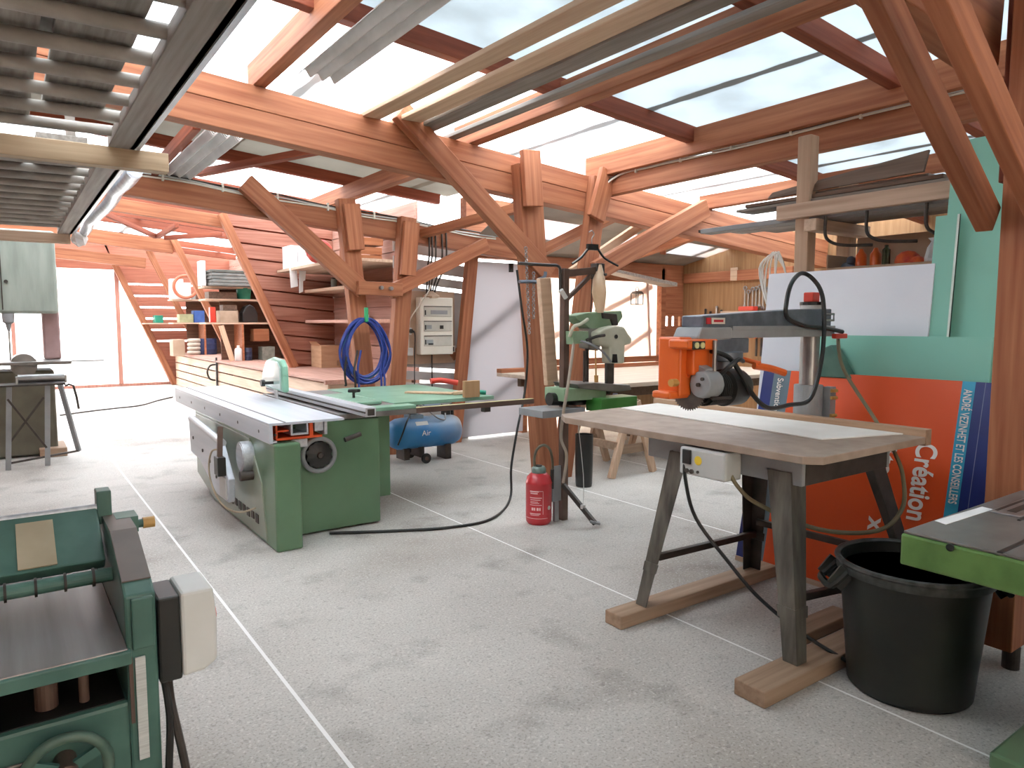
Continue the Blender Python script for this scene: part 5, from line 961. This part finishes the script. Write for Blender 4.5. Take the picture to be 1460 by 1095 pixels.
part(t, 'pipe_clamp', MB().cyl((3.45, 4.2, 1.80), (3.50, 4.2, 1.74), .018), LGREY)
part(t, 'bracket_plate', MB().box(3.40, 3.49, 4.23, 4.245, .16, .44).box(3.42, 3.46, 4.22, 4.25, .0, .16), GREYP, .003)
pe = oz(849, 747, .03); part(t, 'pedal_bar', MB().bar((3.50, 4.22, .29), pe, .03, .035), DSTEEL, .003); part(t, 'pedal_plate', MB().bar(pe + Vector((-.03, .03, .02)), pe + Vector((.035, -.01, .0)), .05, .02), GREYP, .003)
mp = Vector((3.5, 4.22, .29)).lerp(pe, .62); part(t, 'pedal_cable', MB().tube([(3.62, 4.2, .85), mp + Vector((.02, .02, .25)), mp + Vector((0, 0, .02))], .003, 5, 3).cyl(mp, mp + Vector((0, 0, .03)), .02), LGREY)
part(t, 'hoist_cable', MB().tube([(3.80, 4.24, 1.92), (3.795, 4.24, 1.7), (3.79, 4.24, 1.62)], .004, 5, 0), DSTEEL); part(t, 'hoist_cable', MB().tube([(3.845, 4.24, 1.92), (3.84, 4.24, 1.64)], .004, 5, 0), DSTEEL)
part(t, 'shelf_bracket', MB().box(3.20, 3.62, 4.10, 4.40, .845, .90), GREYP, .004)
part(t, 'shelf_bracket', MB().box(3.545, 4.12, 4.20, 4.27, .78, .83), DSTEEL, .003)
t = thing('chain_mortiser', 'old sage green and cream chain mortiser hanging at the hoist stand', 'mortiser', (3.85, 4.24, .83))
part(t, 'motor_bracket', ppoly([(812, 450), (828, 446), (878, 443), (880, 452), (872, 464), (836, 470), (815, 456)], 4.26, .14), SAGE, .008)
part(t, 'bracket_arm', ppoly([(856, 446), (876, 448), (878, 464), (871, 464), (868, 455), (857, 454)], 4.20, .06), DSTEEL, .004)
ccs = part(t, 'chain_case', ppoly([(846, 474), (858, 467), (872, 464), (884, 466), (890, 476), (895, 482), (894, 490), (885, 492), (884, 518), (864, 518), (863, 494), (848, 491)], 4.16, .11), CREAM, .015, 'cream chain case')
part(ccs, 'axle_hole', MB().cyl(q(878, 480, 4.10), q(878, 480, 4.10) + Vector((0, -.008, 0)), .016), BLACK); part(ccs, 'chain_slot', ppoly([(874, 505), (879, 505), (880, 517), (873, 517)], 4.10, .012), BLACK)
part(t, 'lever_block', ppoly([(810, 472), (833, 472), (834, 488), (811, 491)], 4.18, .10), SAGE, .006)
part(t, 'slide_block', ppoly([(832, 468), (850, 467), (852, 488), (846, 500), (832, 496)], 4.25, .12), CAST, .006)
part(t, 'lift_lever', MB().tube([q(812, 480, 4.15), q(818, 466, 4.12), q(828, 462, 4.12), q(838, 455, 4.14)], .013), CREAM); part(t, 'lift_lever', MB().tube([q(836, 485, 4.12), q(850, 480, 4.10), q(862, 478, 4.10)], .012), DSTEEL)
for px, r, y0, y1, Y in ((837, .016, 494, 548, 4.26), (868, .020, 516, 562, 4.16), (873, .016, 514, 548, 4.28), (833, .009, 500, 546, 4.2)):
    part(t, 'guide_column', MB().cyl(q(px, y0, Y), (q(px, y0, Y).x, Y, q(px, y1, Y).z), r), DSTEEL)
part(t, 'depth_rod', MB().cyl(q(849, 498, 4.15), q(850, 545, 4.15), .006).cyl(q(850, 535, 4.15), q(850, 545, 4.15), .016), BRASS)
part(t, 'saw_chain', ppoly([(864, 518), (872, 518), (872, 556), (868, 560), (864, 556)], 4.13, .03), DSTEEL)
part(t, 'base_plate', ppoly([(804, 546), (830, 544), (880, 547), (882, 554), (860, 557), (808, 552)], 4.24, .30), CAST, .006)
part(t, 'cross_slide', MB().box(q(790, 560).x, q(850, 560).x, 4.12, 4.36, q(790, 571).z, q(790, 553).z), SAGE, .006); part(t, 'clamp_screw', MB().cyl(q(783, 569), q(832, 569), .05), BLACK)
part(t, 'clamp_jaw', MB().box(q(830, 590).x, q(881, 590).x, 4.02, 4.20, q(830, 591, 4.02).z, q(830, 571, 4.02).z), M('bright_green', '3d7d35', '48893e', .4), .006, 'bright green clamp box')
part(t, 'oil_bottle', MB().lathe((q(883, 580, 4.2).x, 4.25, .84), [(.04, 0), (.045, .08), (.02, .11), (.02, .13), (0, .13)], 16), M('bluish_grey', '6d80a0', '8394b0', .5))
part(t, 'grip_cable', MB().tube([q(828, 486, 4.1), q(845, 492, 4.06), q(860, 502, 4.05), q(871, 516, 4.05)], .009), GREYP)
part(t, 'beige_cable', MB().tube([q(818, 490, 4.1), q(814, 520, 4.08), q(809, 555, 4.05), q(803, 590, 4.08), q(800, 625, 4.12), q(808, 650, 4.1), q(803, 688, 4.16)], .012), M('beige_cable', '9c8f80', 'aa9e8f', .6))
hg = thing('coat_hanger', 'dark plastic coat hanger hooked on the head of the hoist', 'coat hanger', (3.83, 4.14, 2.1))
part(hg, 'shoulder', MB().tube([q(816, 376, 4.14), q(828, 368, 4.14), q(838, 356, 4.14), q(845, 352, 4.14), q(852, 355, 4.14), q(862, 368, 4.14), q(881, 379, 4.14)], .009).bar(q(837, 352, 4.14), q(852, 353, 4.14), .02, .045), BLACK); part(hg, 'hook', MB().tube([q(844, 350, 4.14), q(844, 340, 4.14), q(847, 334, 4.14), q(844, 329, 4.14), q(840, 331, 4.14)], .004, 6), STEEL)
part(hg, 'shoulder_grip', MB().tube([q(816, 375, 4.135), q(828, 366, 4.135), q(837, 355, 4.135)], .005), LGREY)
a = q(855, 410, 4.2); solo('plastic_bag', MB().lathe((a.x, 4.2, q(855, 446, 4.2).z), [(.028, 0), (.04, .05), (.055, .16), (.05, .26), (.025, .34), (.012, .38)], 14, wob=lambda j, t_: 1 + .15 * math.sin(3 * t_ + j)), M('amber_bag', 'd9b893', 'ead0b2', .4), 'cream and amber plastic bag hanging from the hoist head', 'bag')
ch = thing('hook_chain', 'chain with iron clamp hook hanging on the post behind the extinguisher', 'chain', (3.9, 5.24, 2.1))
b = MB()
for k in range(22): c_ = Vector((3.86 + .002 * k, 5.20, 2.22 - k * .036)); b.ring(c_, (1, 0, 0) if k % 2 else (0, 1, 0), .015, .0045, 10, 5)
part(ch, 'chain_links', b, STEEL)
b = MB()
for k in range(12): c_ = Vector((3.95, 5.20, 2.0 - k * .036)); b.ring(c_, (1, 0, 0) if k % 2 else (0, 1, 0), .015, .0045, 10, 5)
part(ch, 'chain_links', b, STEEL)
part(ch, 'clamp_hook', MB().tube([(3.78, 5.19, 1.92), (3.90, 5.19, 1.925), (4.02, 5.19, 1.93), (4.07, 5.19, 1.98), (4.08, 5.19, 2.02)], .016).bar((4.0, 5.19, 1.93), (4.06, 5.19, 1.95), .03, .06), ARMM)
# ================================================================== workbench, trestles, wall tools
t = thing('workbench', 'long pale workbench along the light window wall', 'workbench', (6.6, 6.2, 0))
part(t, 'top', MB().box(4.90, 8.4, 5.16, 7.2, .895, .94), M('bench_top', 'b9a795', 'cbbba9', .55, scale=3, stretch=(.5, 5, 5)), .005)
part(t, 'rear_rail', MB().box(4.9, 8.4, 7.1, 7.2, .94, .99), REDX, .004); part(t, 'under_frame', MB().box(5.05, 8.25, 5.35, 5.42, .78, .895), DARKW, .004); part(t, 'under_frame', MB().box(5.05, 8.25, 6.9, 6.97, .78, .895), DARKW, .004)
for x in (6.9, 8.1):
    for y in (5.4, 6.9): part(t, 'leg', MB().box(x, x + .1, y, y + .1, 0, .895), DARKW, .004)
part(t, 'side_panel', MB().box(5.55, 6.25, 5.45, 5.48, .35, .895), PLKZ, .003)
def trestle(x, y, lb):
    t = thing('sawhorse', lb, 'sawhorse', (x, y + .3, 0), 'wooden sawhorses under the workbench')
    part(t, 'top_beam', MB().box(x - .06, x + .06, y - .02, y + .72, .70, .78), SKID, .005)
    for yy in (y, y + .7):
        for s in (-1, 1): part(t, 'leg', MB().bar((x + s * .04, yy, .76), (x + s * .30, yy, .0), .075, .05, (0, 1, 0)), PALEZ, .005)
        part(t, 'cross_rail', MB().bar((x - .2, yy + .03, .27), (x + .2, yy + .03, .27), .03, .09), SKID, .004)
    part(t, 'long_rail', MB().box(x - .235, x - .205, y, y + .7, .28, .36), SKID, .004)
trestle(5.15, 5.10, 'wooden sawhorse under the near corner of the long workbench'); trestle(6.3, 6.0, 'wooden sawhorse deeper under the long workbench')
solo('bucket', MB().lathe((4.42, 5.02, 0), [(.075, 0), (.08, .03), (.085, .25), (.085, .50), (.078, .50), (.07, .05), (0, .05)], 24), BLACK, 'black cylindrical bucket behind the hoist stand', 'bucket')
solo('white_basin', MB().lathe((5.0, 4.9, .56), [(.11, 0), (.14, .07), (.145, .075), (.10, .012), (0, .012)], 24), PAPER, 'white basin edge glimpsed under the radial saw table', 'basin') if False else None
solo('scaffold_plank', MB().hexa([(7.0, 7.62, 2.33), (8.62, 7.62, 2.12), (8.62, 7.9, 2.12), (7.0, 7.9, 2.33), (7.0, 7.62, 2.37), (8.62, 7.62, 2.18), (8.62, 7.9, 2.18), (7.0, 7.9, 2.37)]), GREYWY, 'grey plank shelved above the light window over the workbench', 'plank', None, .004)
tag(MB().bar((4.15, 5.2, 1.96), (5.35, 5.2, 2.56), .03, .03).build('pale_batten', PALE, None, .004), 'thin pale batten leaning over the diagonal brace behind the hoist', 'batten') if False else None
l = thing('lantern', 'small dark open lantern hanging in front of the light window', 'lantern', (8.0, 7.88, 1.85))
b = MB(); b.box(7.93, 8.09, 7.83, 7.95, 1.83, 1.845); b.prism([(7.92, 2.0), (8.10, 2.0), (8.05, 2.04), (7.97, 2.04)], 'y', 7.83, 7.95); part(l, 'cap_and_base', b, BULB); 
for x in (7.93, 8.08):
    for y in (7.83, 7.94): part(l, 'corner_rod', MB().box(x, x + .012, y, y + .012, 1.845, 2.0), BULB)
part(l, 'hanging_ring', MB().ring((8.01, 7.89, 2.07), (0, 1, 0), .035, .006, 16, 6), BULB)
wr = thing('wrench', 'steel spanner hanging in the row on the brown plywood wall', 'wrench', (9.22, 6.4, 1.9), 'spanners hanging on the plywood wall')
def wrench_mb(y, z, L):
    b = MB(); b.ring((9.22, y, z + L / 2), (1, 0, 0), .026, .011, 18, 6); b.bar((9.22, y, z + L / 2 - .03), (9.22, y, z - L / 2 + .05), .012, .024, (0, 1, 0)); return b
part(wr, 'shank', wrench_mb(6.4, 1.91, .30), STEEL)
part(wr, 'open_jaw', MB().prism([(6.385, 1.81), (6.37, 1.775), (6.378, 1.745), (6.392, 1.752), (6.392, 1.775), (6.408, 1.775), (6.408, 1.752), (6.422, 1.745), (6.43, 1.775), (6.415, 1.81)], 'x', 9.214, 9.226), STEEL)
for px, dz in ((1062, .02), (1067, -.04), (1073, .0), (1078, .01), (1083, .03), (1088, .0)): copy_thing(wr, (9.22, ox(px, 425, 9.22).y, 1.9 + dz))
solo('tool_shelf', MB().box(9.08, 9.25, 6.4, 7.15, 1.70, 1.73), PALEY, 'pale tool shelf on the plywood wall under the spanners', 'shelf', None, .003)
solo('orange_tray', MB().box(9.08, 9.2, 6.55, 6.82, 1.731, 1.80), REDC, 'orange-red tray on the tool shelf below the spanners', 'tray', None, .01)
for k, (y, h) in enumerate(((7.33, .18), (7.24, .12), (7.45, .10), (7.55, .14))): tag(MB().bar((9.22, y, 1.62), (9.22, y, 1.62 + h), .02, .03).ball((9.22, y, 1.62 + h), .022, 8).build('hand_tool', STEEL if k == 0 else DSTEEL), ('bright', 'short dark', 'small dark', 'tall dark')[k] + ' hand tool stuck upright on the plywood wall near the corner', 'hand tool', 'hand tools near the corner of plywood wall')
for k, px in enumerate((1078, 1085, 1091)):
    y = ox(px, 480, 9.2).y; c = thing('bar_clamp', ('left', 'middle', 'right')[k] + ' dark bar clamp hanging on the plywood wall under the tool shelf', 'clamp', (9.2, y, 1.3), 'bar clamps under the tool shelf'); part(c, 'bar', MB().box(9.2, 9.225, y - .012, y + .012, 1.05, 1.60), DSTEEL); part(c, 'head', MB().box(9.16, 9.23, y - .03, y + .03, 1.5, 1.58), DSTEEL, .005); part(c, 'handle', MB().cyl((9.19, y, 1.32), (9.19, y, 1.42), .02), SORANGE if k == 0 else BOXY)
timber('wall_batten', (9.22, 6.0, 2.28), (9.22, 8.0, 2.28), .05, .16, RED, 'reddish rail along the top of the plywood tool wall', 'rail')
timber('wall_batten', (9.20, 7.0, 2.20), (9.20, 7.0, 2.40), .03, .12, PALEZ, 'small pale block on the rail over the plywood tool wall', 'block', up=(0, 1, 0))
tag(MB().tube([(7.4, 5.0, .93), (7.3, 4.95, .88), (7.28, 4.95, .85)], .014).ball((7.28, 4.95, .83), .03).build('white_plug', PAPER), 'white plug dangling off the edge of the workbench near the sign', 'plug')
